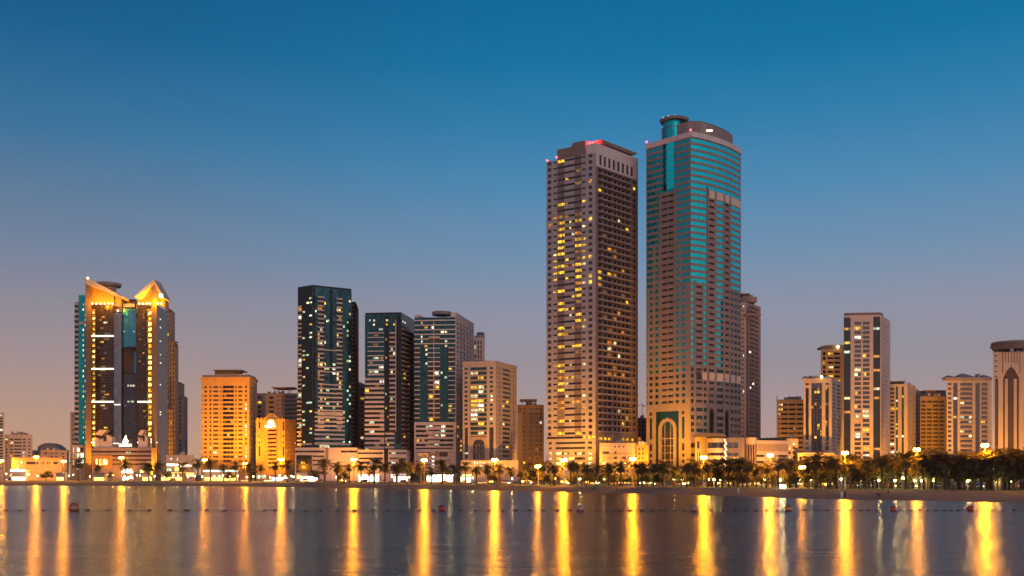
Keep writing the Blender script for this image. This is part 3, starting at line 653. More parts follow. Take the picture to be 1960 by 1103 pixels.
def simple(name, label, l, r, D, dd, top, wall, cols, pitch, h, glass='dark', lit=.05, pal=WARM, y0=None, y1=900, cat='building', roof=None, seed=1, dep=.4, bands=None):
    b, f = block(name, label, l, r, D, dd, top, wall, cat, seed=seed)
    if bands: 
        for a, c in bands: f.r(a, c, top+3, 905, .35, 'recess')
    for y in ys(y0 or top+pitch*.7, y1, pitch): f.win(cols, [y], h, glass, dep, lit, pal)
    if roof:
        for a, c, t, m in roof: b.box('roof_house', a, c, t, top, D+3, 8, m)
    return b, f
b, f = simple('apartment_block', 'striped block cut off by the left edge of the view', -30, 7.5, 760, 20, 790, 'beige', [(-28, -12), (-8, 5)], 5.6, 2.6, 'dark', .08, COOL); b.done()
b, f = simple('apartment_block', 'pale pink block with a flat dark lift house, far left by the water', 9, 62, 770, 22, 832, 'pinkw', [(10.5, 14), (19, 25), (27, 41), (43.5, 49), (54, 58)], 6.3, 2.6, 'dark', .09, ['whi', 'ora', 'pale'], y0=840, y1=876, roof=[(26, 45, 829.5, 'mauve')]); b.done()
b, f = simple('apartment_block', 'low block with a curved grey roof on the far left skyline', 62, 132, 830, 22, 862, 'rose', [(66, 74), (80, 96), (100, 118)], 7, 2.6, 'dark', .05, y0=866)
b.vprism('curved_roof', [(72, 862)]+[(72+k*3.8, 862-14*sin(pi*min(1, .12+k/13))**.8) for k in range(11)]+[(115, 862)], 832, 14, 'rose'); b.done()
b, f = simple('villa', 'orange lit house with two rows of small windows beside the slim tower', 78, 128, 700, 12, 864, 'rose', [(84, 90), (97, 101), (105, 109), (118, 122)], 6.4, 2.4, 'dark', .0, y0=867, y1=875); b.box('cornice', 77, 129, 862.6, 864, 699.4, 6, 'beige'); b.done()
b, f = simple('villa', 'broad low house washed in yellow lamplight, far left', 22, 118, 660, 12, 878, 'tan', [(50, 74), (79, 81), (83, 85), (90, 92), (94, 96), (102, 111)], 20, 5, 'dark', .0, y0=884, y1=890); b.box('cornice', 21, 119, 876.4, 878, 659.2, 4, 'ochre'); b.done()

# orange block with the hexagonal plan
b, f, g = tower('apartment_block', 'orange floodlit apartment block with broad cornice and rooftop room', 385, 477, 492, 665, 1.004, 1.03, 727, 'ochre', 'tan', cat='building', seed=11)
for i, y in enumerate(ys(739, 885, 8.35)):
    f.win([(386, 387.5), (391, 396), (408, 418), (421, 423), (450, 453), (456, 464)], [y], 3.4, 'dark', .35, .05, ['whi', 'yel']); f.win([(401, 404.5), (469, 472.5)], [y-.6], 4.4, 'dark', .35, .22, ['whi', 'whi', 'yel', 'pale'])
    f.r(426, 447.5, y-1, y+4.4, 1.1, 'recess'); f.win([(427, 432), (434, 438), (441, 446)], [y-.6], 4.4, 'dark', 1.3, .12, ['yel', 'ora']); f.slab(426, 447.5, [y+4.4], 2.6, 'ochre', -.5)
    g.win([(479.5, 482), (486, 489)], [y], 3.6, 'dark', .35, .06)
f.r(385, 492, 886.5, 889.5, -.7, 'ochre', 'cornice'); f.r(391, 421, 903, 909, .4, 'shop', 'shop_window'); f.r(430, 456, 903, 909, .4, 'grn', 'shop_window')
z1 = b.z1; b.prism('cornice', sc(b.fp, 1.035), z1+.01, z1+1.9, 'ochre'); b.prism('parapet', sc(b.fp, .95), z1+1.92, z1+3.6, 'tan')
b.box('roof_room', 412, 455, 709.5, 722, 674, 12, 'ochre'); b.box('roof_slab', 408, 462, 707.6, 709.4, 671, 16, 'tan')
for x in (411, 458): b.box('roof_post', x, x+1.2, 709.5, 722, 672, .5, 'tan')
b.done()
# brown block behind
b, f = simple('apartment_block', 'brown unlit block with an open table-shaped roof deck behind the yellow block', 491, 572, 720, 25, 753, 'mauve', [(493, 500), (515, 524)], 9, 4, 'dark', .06, seed=5)
for y in ys(758, 850, 8): f.win([(546, 570)], [y], 4.2, 'dark', .6, .05, ['yel']); f.slab(544, 571, [y+4.2], 3.2, 'rose', -.3); f.win([(531, 534), (538, 541)], [y], 2, 'dark', .3, .04)
b.box('roof_slab', 520, 563, 740.8, 743, 724, 16, 'tan'); b.box('roof_slab', 530, 556, 743.1, 745, 727, 10, 'mauve')
for x in (525, 533, 551, 556): b.box('roof_post', x, x+1.3, 743.1, 753, 726, .6, 'mauve')
b.done()
# yellow block with the lit green sign
b, f, g = tower('apartment_block', 'yellow floodlit block with a glowing yellow and green roof sign', 490, 545, 567, 655, 1.004, 1.03, 802, 'ochre', 'ochre', cat='building', seed=12)
for i, y in enumerate(ys(822, 895, 7.8)):
    f.r(513, 529, y, y+3.8, 1, 'recess', 'window'); f.slab(511+min(i, 2)*-1.5, 529, [y+3.9], 3.6, 'ochre', -.4)
    f.win([(500.5, 502), (537, 538.5)], [y-1], 2.2, 'dark', .3, .06); g.win([(548, 549.6), (552, 553.6), (557, 558.4), (561, 562.4), (564.5, 565.8)], [y-8], 3, 'dark', .3, .03)
f.r(529.5, 532, 806, 898, .9, 'tan'); f.win([(495, 498)], [807], 13, 'dark', .4); f.win([(541, 544)], [807], 17, 'dark', .4); f.win([(495, 498), (541, 544)], [854], 20, 'dark', .4); f.win([(495, 498), (541, 544)], [833, 846], 3, 'dark', .4)
f.win([(516, 520), (524, 527)], [892], 4, 'whi', .5); f.r(491, 509, 909, 916, .3, 'grn', 'shop_window')
b.vprism('pediment', [(503, 802), (509, 798), (514, 792), (519, 790.5), (524, 792), (530, 798), (537, 802)], 656.5, 3, 'ochre')
b.vprism('roof_sign', [(508.5, 817), (513, 806)]+[(519.5-5.8*cos(a*pi/6), 807-4.2*sin(a*pi/6)) for a in range(7)]+[(526, 817)], 653.2, .5, 'shopy')
b.box('roof_sign', 514, 523, 806, 814, 652.6, .4, 'shop')
for k in range(11): b.box('sign_letter', 507+k*2.15, 508.3+k*2.15, 814+(k % 3)*.8, 818+(k % 2)*1.4, 652.4, .3, 'grn' if k > 5 else 'shop')
for x in (493, 500, 507, 533, 540): b.mesh('finial', MB().sphere((*at(x, 656), zz(800.6, 656)), .7, 6), [M['ochre']])
b.done()

# ------------------------------------------------------------------ the four dark and white towers
b, f, g = tower('office_tower', 'solitary dark green glass tower with white balcony stripes widening downwards', 570, 598, 673, 640, 1.012, 1.022, 549, 'black', 'dteal', seed=13)
Y8 = ys(566, 852, 8.35)
for i, y in enumerate(Y8):
    if y > 580 and not 600 < y < 606 and not 645 < y < 655: f.slab(569, 577.5, [y], 2.6, 'cream', -.7); f.win([(570.5, 577)], [y+2.8], 5, 'recess', .5, .12, ['whi', 'ora', 'grn'])
    f.win([(579, 584), (586, 591), (592, 597)], [y+2.5], 3.4, 'black', .06, .2, ['grn', 'grn', 'yel', 'pale'])
    if y < 822:
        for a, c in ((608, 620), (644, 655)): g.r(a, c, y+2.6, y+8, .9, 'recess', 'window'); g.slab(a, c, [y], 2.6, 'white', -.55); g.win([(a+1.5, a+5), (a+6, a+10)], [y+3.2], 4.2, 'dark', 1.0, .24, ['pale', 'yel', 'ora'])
    g.win([(621, 624), (624.5, 630), (637, 642)], [y+2], 4.6, 'dteal', .06, .3, ['pale', 'yel', 'grn', 'whi', 'ora']); g.win([(656.5, 660), (664, 667), (668, 671.5)], [y+2], 4, 'dteal', .06, .24, ['grn', 'grn', 'pale'])
    g.win([(600, 606)], [y+2], 4, 'black', .06, .10, ['grn', 'yel'])
g.r(631, 636.5, 552, 850, .3, 'black', 'glass_panel'); g.r(599, 603.5, 552, 850, .05, 'black', 'glass_panel')
for y in (667.5, 701, 709.5, 734, 751): g.r(608, 645, y, y+2, -.6, 'white', 'balcony')
for y in ys(742, 800, 8.35): g.r(608, 645, y, y+2.4, -.6, 'white', 'balcony')
for i, y in enumerate(ys(788, 848, 8.35)): g.r(602, 659, y, y+3.4, -.8, 'white', 'balcony')
f.r(570, 597.5, 848.5, 851.5, -.5, 'pinkw', 'balcony'); g.r(602, 672, 848.5, 851.5, -.6, 'pinkw', 'balcony'); g.r(612, 628, 851.6, 857.5, -.1, 'pale', 'window')
L, Cc, Rr, Bk = b.fp; b.prism('parapet', sc(b.fp, .99), b.z1+.01, b.z1+1.2, 'black')
# rear wing
A, B = at(672.5, 668), at(681, 668); k = b.face(A, B, 574, 660, 'black'); 
for y in ys(580, 850, 8.35): k.r(674, 677, y, y+1.6, -.5, 'mauve', 'balcony')
b.back([B, at(681, 700), (A[0], 700)], GZ-.3, k.z1, 'dbrown'); b.cap([A, B, at(681, 700), (A[0], 700)], k.z1)
# podium
A, B = at(564.5, 628), at(684, 628); p = b.face(A, B, 857, 628, 'pinkw'); b.back([B, (B[0], 655), (A[0], 655), A], GZ-.3, p.z1, 'pinkw'); b.cap([A, B, (B[0], 655), (A[0], 655)], p.z1)
p.r(564.6, 620.5, 862.5, 866.5, .6, 'dark', 'window'); p.r(567, 597, 871.5, 905, .5, 'black', 'window'); p.win([(598, 620.5)], [872, 880, 888], 3.2, 'dark', .5); p.r(652.5, 683.8, 862.5, 866.5, .6, 'dark', 'window')
p.win([(576, 578.5), (581, 583.5)], [883.5], 4, 'yel', .35); p.r(568, 591, 909, 916, .3, 'shopy', 'shop_window')
for y in (880, 889, 898): p.r(567, 597, y, y+.5, .3, 'mauve')
b.box('sign_board', 624, 627.6, 857.4, 886, 627.2, .4, 'dbrown')
for k in range(10): b.box('sign_letter', 624.9, 626.7, 858.4+k*2.7, 860.1+k*2.7, 626.9, .25, 'cream' if k % 2 else 'lgrey')
b.done()
b, f = simple('apartment_block', 'narrow brown block squeezed between two dark glass towers', 680, 699, 700, 20, 738, 'mauve', [(683, 686), (690, 696)], 8.4, 4, 'dark', .06, seed=21); b.box('roof_house', 681, 698, 735, 738, 702, 8, 'brown'); b.done()

b, f, g = tower('office_tower', 'dark tower with white curved window bands left and grey stacked balconies right', 698.5, 768, 793, 640, 1.004, 1.05, 601, 'dteal', 'black', seed=14)
Y = ys(636, 858, 8.75)
f.r(736.5, 745, 604, 905, .1, 'black', 'glass_panel'); f.r(758.5, 767.5, 604, 850, .1, 'black', 'glass_panel')
for i, y in enumerate(Y):
    if y < 718:
        f.r(704, 735, y, y+1.6+max(0, i-4)*.45, -.5, 'white', 'balcony'); f.win([(706, 714), (715, 724), (725, 734)], [y+3.4], 4, 'dteal', .05, .26, COOL)
    else:
        f.r(697.5, 735.5, y, y+4.2, -.55, 'pinkw', 'balcony'); f.win([(699, 706), (707, 716), (717, 726), (727, 735)], [y+4.2], 4.5, 'black', .3, .2, COOL)
    f.win([(737.5, 740.5), (741, 744.5)], [y+2.5], 4.4, 'black', .15, .13, ['ora', 'yel', 'grn']); 
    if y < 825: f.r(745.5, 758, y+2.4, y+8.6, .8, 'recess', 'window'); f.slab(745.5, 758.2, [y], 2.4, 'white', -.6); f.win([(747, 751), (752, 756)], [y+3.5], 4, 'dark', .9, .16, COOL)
    elif y < 858: f.r(737, 755, y, y+3.4, -.5, 'pinkw', 'balcony')
for y in (611, 619, 628): f.win([(706, 709), (714, 718), (725, 733), (739, 743), (753, 757)], [y], 3.6, 'dteal', .05, .45, ['grn', 'yel', 'pale'])
f.r(757.4, 758.3, 612, 826, -.7, 'white')
for i, y in enumerate(ys(628, 880, 8.75)): g.r(769, 792, y+2.4, y+8.6, .9, 'recess', 'window'); g.slab(768.8, 789, [y], 2.4, 'mauve', -1.3); g.win([(775, 779), (783, 787)], [y+4], 3.2, 'dark', 1.0, .07, ['yel', 'dim'])
g.win([(770, 772.5), (774, 777)], [612], 3.4, 'grn', .1)
b.box('roof_house', 741, 752, 598, 601, 650, 8, 'brown'); b.prism('parapet', sc(b.fp, .985), b.z1+.01, b.z1+1.1, 'black')
A, B = at(684.5, 627), at(778, 627); p = b.face(A, B, 861, 627, 'pinkw'); b.back([B, (B[0], 655), (A[0], 655), A], GZ-.3, p.z1, 'pinkw'); b.cap([A, B, (B[0], 655), (A[0], 655)], p.z1)
for y in (866, 876, 884.5, 893): p.win([(685, 733), (744, 777.5)] if y < 870 else [(687, 733), (745, 762)], [y], 3.4, 'dark', .5); p.win([(707, 714), (749, 757)], [y], 3.2, 'dark', .4, .4, ['grn', 'whi'])
p.r(735, 743, 861, 905, .3, 'black', 'glass_panel'); p.r(763, 777.5, 877, 905, .5, 'black', 'window'); p.r(685, 724, 908, 915, .3, 'shop', 'shop_window'); p.r(748, 777, 908, 915, .3, 'whi', 'shop_window'); b.done()

b, f, g = tower('apartment_tower', 'green glass tower with thin white floor lines and a pinkish windowed right flank', 793, 873, 907, 640, 1.004, 1.075, 607, 'dteal', 'pinkw', seed=15)
for k in range(6): f.r(793, 872.5, 612+k*8.9, 614+k*8.9, -.5, 'white', 'balcony')
for y in ys(614, 660, 8.9): f.win([(806, 809), (812, 818), (826, 831), (834, 840), (844, 850), (852, 856)], [y+1.5], 4, 'dteal', .05, .2, ['pale', 'yel', 'whi', 'grn'])
f.r(821, 842, 643, 656, .1, 'recess'); f.r(821, 842, 644, 647, -.3, 'white', 'balcony')
for i, y in enumerate(ys(664.5, 806, 8.9)):
    if i < 4: 
        for a, c in ((793.4, 804), (858.5, 870.5)): f.r(a, c, y+2, y+8, .6, 'recess'); f.slab(a, c, [y], 2.2, 'pinkw', -.4); f.win([(a+3, a+8)], [y+2.6], 4, 'dark', .7, .1)
    else:
        f.slab(793.4, 804, [y+1], 1.6, 'white', -.4); f.slab(858.5, 872, [y+1], 1.6, 'white', -.4); f.win([(795, 801), (859, 865)], [y+4], 3.6, 'black', .08, .2, ['ora', 'yel', 'grn'])
    if i < 3: f.slab(819, 842, [y+1], 1.5, 'white', -.4)
    else:
        f.r(819.5, 842, y+1.5, y+8.6, .7, 'recess'); f.slab(819, 842.5, [y], 2, 'white', -.4); f.win([(821, 828)], [y+2.4], 5, 'dark', .8, .25, ['ora', 'yel', 'dim']); f.win([(832, 840)], [y+2.4], 5, 'dark', .8, .45, ['yel', 'pale', 'whi'])
    f.win([(814.5, 818), (844, 847), (851, 856)], [y+2.5], 4, 'dteal', .05, .25, ['grn', 'grn', 'pale'])
f.r(830, 830.9, 612, 808, -.55, 'white'); f.r(872, 873, 604, 905, -.5, 'pinkw')
f.r(793, 873, 808, 905, -.3, 'pinkw')
for y in ys(812, 853, 8.9): f.r(796, 868, y+2, y+6.5, .5, 'dark'); f.win([(797, 802), (806, 812), (815, 820), (822, 828), (832, 839), (844, 852), (856, 866)], [y+2], 4.3, 'black', .4, .25, COOL); f.slab(819, 842, [y+4.5], 3.6, 'pinkw', -.6)
f.r(795, 867, 857, 860, .5, 'dark', 'window'); f.r(802, 820, 868, 873.5, -.6, 'ora', 'sign_board'); f.r(821, 839, 868, 873.5, -.6, 'ochre', 'sign_board'); f.r(841, 857, 866, 874, -.6, 'dbrown', 'sign_board')
for y in (865, 881, 888, 895, 902): f.win([(797, 800), (803, 826), (833, 840), (842, 857), (861, 864)], [y], 1.8, 'dark', .4); 
f.win([(826.5, 831.5)], [873, 881, 888, 895, 902], 2.6, 'whi', .0)
f.r(818, 868, 909, 917, -.2, 'shop', 'shop_window')
for i, y in enumerate(ys(616, 900, 9)): 
    g.win([(875, 879), (881, 885), (887.5, 891), (894, 897), (900, 902.5)], [y], 4.6, 'dark', .6, .07, ['yel', 'dim', 'ora']); g.slab(879, 890, [y+5], 1.6, 'white', -.6)
L, Cc, Rr, Bk = b.fp; q = lambda s, t: tuple(np.array(Cc)+(np.array(L)-Cc)*s+(np.array(Rr)-Cc)*t)
b.prism('parapet', [Cc, q(0, 1), q(.35, 1), q(.12, .3), q(.12, 0)], b.z1+.01, zz(598, 640), 'pinkw'); b.prism('parapet', [q(.9, .02), q(1, .02), q(1, .3), q(.9, .3)], b.z1+.01, zz(601, 640), 'pinkw'); b.disc('roof_drum', 846, 655, 6.5, 598, 604, 'mauve', 24)
def sign_text(b, txt, px, py, D, size, mat, kind='lettering'):
    cu = bpy.data.curves.new(kind, 'FONT'); cu.body = txt; cu.size = size; cu.extrude = .05; cu.align_x = 'CENTER'; cu.align_y = 'CENTER'; cu.materials.append(M[mat])
    o = obj(kind, cu, b.root); x, y, z = at(px, D, py); o.location = (x-b.org[0], y-b.org[1], z-b.org[2]); o.rotation_euler = (R(90), 0, 0); bpy.context.view_layer.update(); me = bpy.data.meshes.new_from_object(o); me.name = kind; q = obj('lettering', me, b.root); q.location = o.location; q.rotation_euler = o.rotation_euler; bpy.data.objects.remove(o); return q
sign_text(b, 'TRAVEL', 811, 870.8, 637.6, 1.7, 'cream'); b.done()
b, f = simple('apartment_tower', 'slim white tower with dark vertical strips behind the pinkish flank', 902, 928, 760, 20, 646, 'white', [(908, 911), (914, 917), (919.5, 922)], 9, 7, 'dark', .04, cat='tower', seed=17)
b.box('roof_house', 912, 927, 637, 646, 764, 10, 'lgrey'); b.box('roof_house', 914, 925, 636, 641, 763.5, 1, 'dark'); b.done()

# cream block with the arched window
b, f, g = tower('apartment_block', 'cream stone block with lit yellow rooms above a tall arched window', 885.5, 949, 989, 612, 1.01, 1.05, 695, 'beige', 'beige', cat='building', seed=18)
for i, y in enumerate(ys(702, 872, 8.85)):
    if y < 812: f.win([(889, 895), (937.5, 943)], [y], 4.6, 'dteal', .3, .15, COOL)
    lo = 1 if y > 812 else 0
    if not lo or y < 835:
        m = .62 if 735 < y < 815 else .15
        f.r(900.5, 931.5, y, y+5.6, .3, 'dteal', 'window'); f.win([(901, 914), (915, 926)], [y], 5.4, 'dteal', .2, m, ['yel', 'yel', 'pale', 'grn', 'whi']); f.slab(900, 932, [y+5.8], 2.6, 'tan', -.35)
    g.win([(951.5, 953), (956, 958.5), (982.5, 984.5)], [y], 4.8, 'dark', .3, .05); g.r(962, 977.5, y, y+4.6, .7, 'dark', 'window'); g.slab(961.5, 978, [y+4.8], 2.6, 'beige', -.35); g.win([(963, 967), (970, 975)], [y], 4, 'dark', .5, .1, ['pale', 'yel'])
f.r(889.5, 895.5, 818, 878, .4, 'slate', 'window'); f.r(936.5, 944.5, 818, 880, .4, 'slate', 'window'); f.r(889.6, 895.4, 866, 869, .35, 'grn', 'window'); g.r(979, 981, 820, 880, .4, 'dark', 'window')
f.r(900, 932, 836, 881, -.2, 'tan'); f.r(905.5, 927.5, 852, 880, .8, 'slate', 'arched_window')
for k in range(6): 
    t = k/6; hw = 11*math.sqrt(1-t*t); f.r(916.5-hw, 916.5+hw, 852-(k+1)*1.75, 852-k*1.75+.01, .8, 'slate', 'arched_window')
for x in (910.5, 916, 922): f.r(x, x+.6, 850, 880, .6, 'beige')
f.r(899.5, 900.3, 700, 880, -.4, 'beige'); f.r(931.8, 932.6, 700, 880, -.4, 'beige')
b.prism('cornice', sc(b.fp, 1.012), b.z1+.01, b.z1+1.4, 'beige'); b.box('roof_house', 921, 940, 690.6, 693, 622, 12, 'mauve')
A, B = at(882, 596), at(992, 596); p = b.face(A, B, 881.5, 596, 'beige'); b.back([B, (B[0], 611), (A[0], 611), A], GZ-.3, p.z1, 'beige'); b.cap([A, B, (B[0], 611), (A[0], 611)], p.z1)
for x in (889, 907, 913, 919, 925, 935, 940): p.win([(x, x+2.4)], [884, 890.5, 897], 4.2, 'whi' if x in (907, 913, 919, 935) else 'pale', .3)
p.win([(960, 963), (966, 969)], [891], 4, 'pale', .3); p.r(884, 902, 908, 916, .3, 'shopy', 'shop_window')
for x in (904.5, 910.6, 916.6, 922.6, 928.4): p.r(x, x+1, 882, 905, -.4, 'cream')
b.done()
b, f = simple('apartment_block', 'dark brown block with a flat roof deck right of the cream block', 990, 1041, 668, 25, 775, 'brown', [(994, 998), (1001, 1005), (1013, 1020), (1024, 1030), (1033, 1037)], 8.6, 4.6, 'dark', .07, COOL, seed=19)
b.box('roof_slab', 995, 1028, 764, 766.5, 672, 15, 'tan')
for x in (999, 1007, 1018, 1023): b.box('roof_post', x, x+1.2, 766.6, 775, 674, .6, 'mauve')
f.r(991, 998.5, 790, 905, -.6, 'mauve'); b.done()

# podium block at the right foot of the pale tower
b, f = block('shopping_centre', 'low beige building with lit window strips at the foot of the brown balconies', 1147.5, 1219, 568, 16, 848, 'beige', seed=22)
f.r(1156, 1212, 866, 870, .3, 'tan'); f.r(1153, 1166, 864, 869, .5, 'dark', 'window'); f.win([(1176, 1180)], [864], 5, 'dark', .3); f.win([(1175, 1179), (1183, 1187), (1192, 1195)], [854], 2.4, 'dark', .3)
for y in (874, 884, 894): f.r(1153, 1218, y, y+5.4, .5, 'tan'); f.win([(1153, 1162), (1175, 1181), (1183, 1188), (1191, 1198), (1203, 1208)], [y], 5, 'dark', .4, .6, ['yel', 'yel', 'shopy', 'ora'])
b.done()
b, f = simple('apartment_block', 'dark block glimpsed in the gap between the two tallest towers', 1216, 1242, 700, 20, 800, 'dbrown', [(1219, 1225), (1228, 1234)], 8, 4, 'dark', .05, seed=23); b.done()
b, f = simple('villa', 'narrow house in orange lamplight left of the arched portal', 1219, 1241, 566, 10, 852, 'ochre', [(1222, 1225), (1229, 1232)], 9, 5, 'dark', .15, y0=857, seed=24)
b.box('roof_turret', 1222, 1226, 838, 852, 567, 3, 'ochre'); b.done()
# crane
cr = Bld('tower_crane', 'thin tower crane standing far off between the two tallest towers', 'crane', at(1229, 900))
cr.box('mast', 1228.6, 1229.8, 776, 905, 900, .8, 'metal'); cr.box('jib', 1218, 1234, 775, 776.2, 900, .8, 'metal'); cr.box('counterweight', 1231.5, 1234, 776.4, 779, 900, .9, 'mauve'); cr.vprism('apex', [(1228, 775), (1229.2, 770), (1230.4, 775)], 900, .8, 'metal'); cr.done()

# ------------------------------------------------------------------ right of the teal tower
b, f, g = tower('apartment_tower', 'mauve tower with white edge windows half hidden behind the teal banded tower', 1398, 1428, 1456, 700, 1.01, 1.03, 578, 'pinkw', 'mauve', seed=25)
for y in ys(584, 838, 8.6): f.win([(1418.5, 1420.5), (1422, 1424)], [y], 3.4, 'dark', .3, .03, ['whi']); g.r(1434, 1452, y, y+4.4, .8, 'dark', 'window'); g.slab(1434, 1446, [y+4.5], 2.4, 'mauve', -.8); g.win([(1436, 1439), (1442, 1445)], [y], 3.4, 'dark', .6, .06, ['whi', 'grn'])
g.r(1429.5, 1432, 590, 838, .5, 'dark', 'window'); L, Cc, Rr, Bk = b.fp
b.box('roof_house', 1420, 1449, 568, 578, 706, 14, 'mauve'); b.box('roof_house', 1423, 1441, 565, 568, 708, 10, 'mauve'); b.box('roof_slab', 1417, 1436, 561.5, 563.5, 706, 12, 'brown'); b.box('roof_post', 1421, 1432, 563.5, 565, 709, 5, 'mauve'); b.box('cornice', 1427, 1457, 601, 604, 697, 4, 'mauve'); b.done()
# pavilion at the foot of the teal tower
b = Bld('shopping_pavilion', 'rounded glass fronted pavilion at the foot of the teal banded tower', 'building', at(1375, 552), 26)
f = b.face(at(1353, 552), at(1388, 552), 838, 540, 'pinkw', bulge=4.6, nseg=16)
for y, h in ((846, 11), (866, 6), (879, 6), (892, 7)): f.r(1353.5, 1387.5, y, y+h, .5, 'slate', 'window')
f.r(1353, 1388, 831, 839, -.2, 'pinkw', 'cornice')
f2 = b.face(at(1388.5, 556), at(1425, 556), 838, 556, 'rose'); f2.win([(1391, 1402), (1403, 1413)], [847], 11, 'slate', .5); f2.win([(1391, 1402), (1403, 1413)], [867, 880], 6, 'slate', .5, .3, WARM); f2.r(1405, 1412, 876, 877.2, -.3, 'shopy', 'sign_board')
f3 = b.face(at(1331, 558), at(1352.6, 558), 834, 558, 'beige'); f3.win([(1334, 1339)], [845], 14, 'dark', .4); f3.win([(1334, 1336), (1338, 1340)], [866], 34, 'dark', .4)
b.cap([at(1331, 558), at(1425, 558), at(1425, 575), at(1331, 575)], zz(838, 556)); b.back([at(1425, 556), at(1425, 575), at(1331, 575), at(1331, 558)], GZ-.3, zz(838, 556), 'rose'); b.vprism('canopy', [(1332, 833), (1352, 829), (1370, 829), (1390, 833), (1390, 835), (1332, 835)], 545, 12, 'brown')
mb = MB()
for k in range(16): mb.sphere((*at(1387+(k % 3)*1.6, 545), zz(842+k*3.8, 545)), .28, 5)
b.mesh('string_lights', mb, [M['bulb']]); b.done()
# low building with the round corner
b = Bld('shopping_centre', 'low banded building with a round pink corner drum, right of the pavilion', 'building', at(1470, 560), 27)
f = b.face(at(1447, 560), at(1509, 566), 843, 560, 'tan')
f.r(1447, 1509, 843, 850, -.3, 'pinkw', 'cornice')
for y in (864, 875.5, 888): f.r(1448, 1508, y, y+6.4, .0, 'pinkw')
for y in (870.6, 882.5, 895): f.win([(1448, 1462), (1490, 1507)], [y], 4, 'dark', .5)
f.r(1490, 1506, 897, 902, .3, 'shopy', 'shop_window')
b.back([at(1509, 566), at(1509, 590), at(1447, 590), at(1447, 560)], GZ-.3, zz(843, 560), 'tan'); b.cap([at(1447, 560), at(1509, 566), at(1509, 590), at(1447, 590)], zz(843, 560))
f = b.face(at(1427, 560), at(1448.5, 560), 837, 552, 'mauve', bulge=3, nseg=12); f.r(1427, 1448.5, 837, 849, -.15, 'pinkw', 'cornice')
for a in (1431, 1436, 1441): f.r(a, a+3.2, 852, 905, .3, 'slate', 'window')
mb = MB()
for k in range(14): mb.sphere((*at(1456+k*3.4+rnd.random()*2, 570), zz(841.6, 570)), .9+rnd.random()*.5, 6)
b.mesh('roof_plants', mb, [pmat('roof_plants', (.04, .05, .02), .9)]); b.done()

def hipped(b, a, c, y0, y1, D, dd, mat, kind='hip_roof'):
    x0, x1 = at(a, D)[0], at(c, D)[0]; b.prism(kind, [(x0, D), (x1, D), (x1, D+dd), (x0, D+dd)], zz(y1, D)+.02, zz(y0, D), mat, .12)
b, f = simple('office_block', 'dark ochre block with horizontal window strips, lowest of the right group', 1486.5, 1541, 640, 22, 765, 'tan', [(1497, 1508), (1509.5, 1523), (1525, 1537)], 9.1, 3.6, 'dark', .0, seed=28, y0=773)
for y in ys(773, 880, 9.1): f.win([(1490, 1493), (1495, 1498.5), (1519, 1522), (1527, 1530)], [y+.3], 3, 'dark', .35, .25, ['yel', 'pale'])
f.r(1487, 1540, 762, 767, -.4, 'tan', 'cornice'); b.box('roof_house', 1515, 1534, 759.5, 765, 645, 8, 'grey'); b.box('antenna', 1487.2, 1488.2, 757, 765, 641, .5, 'mauve'); b.done()
b, f = simple('office_block', 'small ochre block in front of the dark ochre block', 1505, 1528, 590, 12, 840, 'tan', [(1509, 1514), (1517, 1522)], 9, 5.4, 'dark', .45, ['pale', 'whi', 'yel'], y0=846, seed=29); b.done()

b, f, g = tower('apartment_tower', 'ochre tower with tall dark glass strips and small corner gables', 1538, 1592, 1611, 600, 1.004, 1.04, 724, 'beige', 'beige', seed=30)
f.r(1553, 1574, 733, 865, .5, 'slate', 'glass_panel'); f.r(1573, 1574.6, 733, 865, -.3, 'beige')
for a, c in ((1542, 1548), (1580, 1586.5)): 
    f.r(a, c, 742, 842, .5, 'black', 'glass_panel'); f.win([(a, c)], [733, 847, 856], 4, 'dark', .4)
for y in ys(742, 862, 5.8): f.win([(1554, 1557), (1559, 1563), (1565, 1569), (1570.5, 1572.6), (1580.3, 1583), (1583.6, 1586)], [y], 4.6, 'black', .45, .12, ['yel', 'dim', 'ora'])
for a in (1558, 1564, 1569.6): f.r(a, a+.7, 733, 865, .2, 'dbrown')
for y in ys(733, 860, 7.4): g.win([(1594.5, 1599)], [y], 3, 'dark', .4); g.r(1602, 1609, y, y+4, .6, 'dark', 'window')
hipped(b, 1538, 1550, 718.5, 724, 601, 5, 'lgrey'); hipped(b, 1578, 1592, 717.5, 724, 601, 5, 'lgrey'); b.box('roof_house', 1552, 1576, 719.5, 724, 603, 8, 'mauve'); b.mesh('roof_lamp', MB().sphere((*at(1572.5, 600), zz(721.4, 600)), .8, 8), [M['bulb']])
A, B = at(1527, 585), at(1597, 585); p = b.face(A, B, 867, 585, 'beige'); b.back([B, (B[0], 599.5), (A[0], 599.5), A], GZ-.3, p.z1, 'beige'); b.cap([A, B, (B[0], 599.5), (A[0], 599.5)], p.z1)
p.r(1537, 1590, 874, 878, .5, 'dark', 'window'); p.r(1530, 1534.5, 874, 905, .6, 'dark', 'window'); p.r(1590, 1594, 874, 905, .6, 'dark', 'window'); p.r(1537, 1580, 882, 905, .25, 'ochre'); p.r(1556, 1562, 862, 869, -.2, 'cream'); b.done()
b, f = simple('apartment_tower', 'beige tower with a rounded roof edge behind the white slab tower', 1571, 1616, 690, 22, 668, 'beige', [(1575, 1580)], 8.7, 6, 'dteal', .1, ['yel', 'pale'], cat='tower', seed=31)
for y in ys(675, 860, 8.7): f.win([(1585, 1595), (1597, 1608)], [y], 4, 'dark', .5, .2, ['yel', 'pale', 'yel']); f.slab(1584, 1609, [y+4.2], 3, 'beige', -.3)
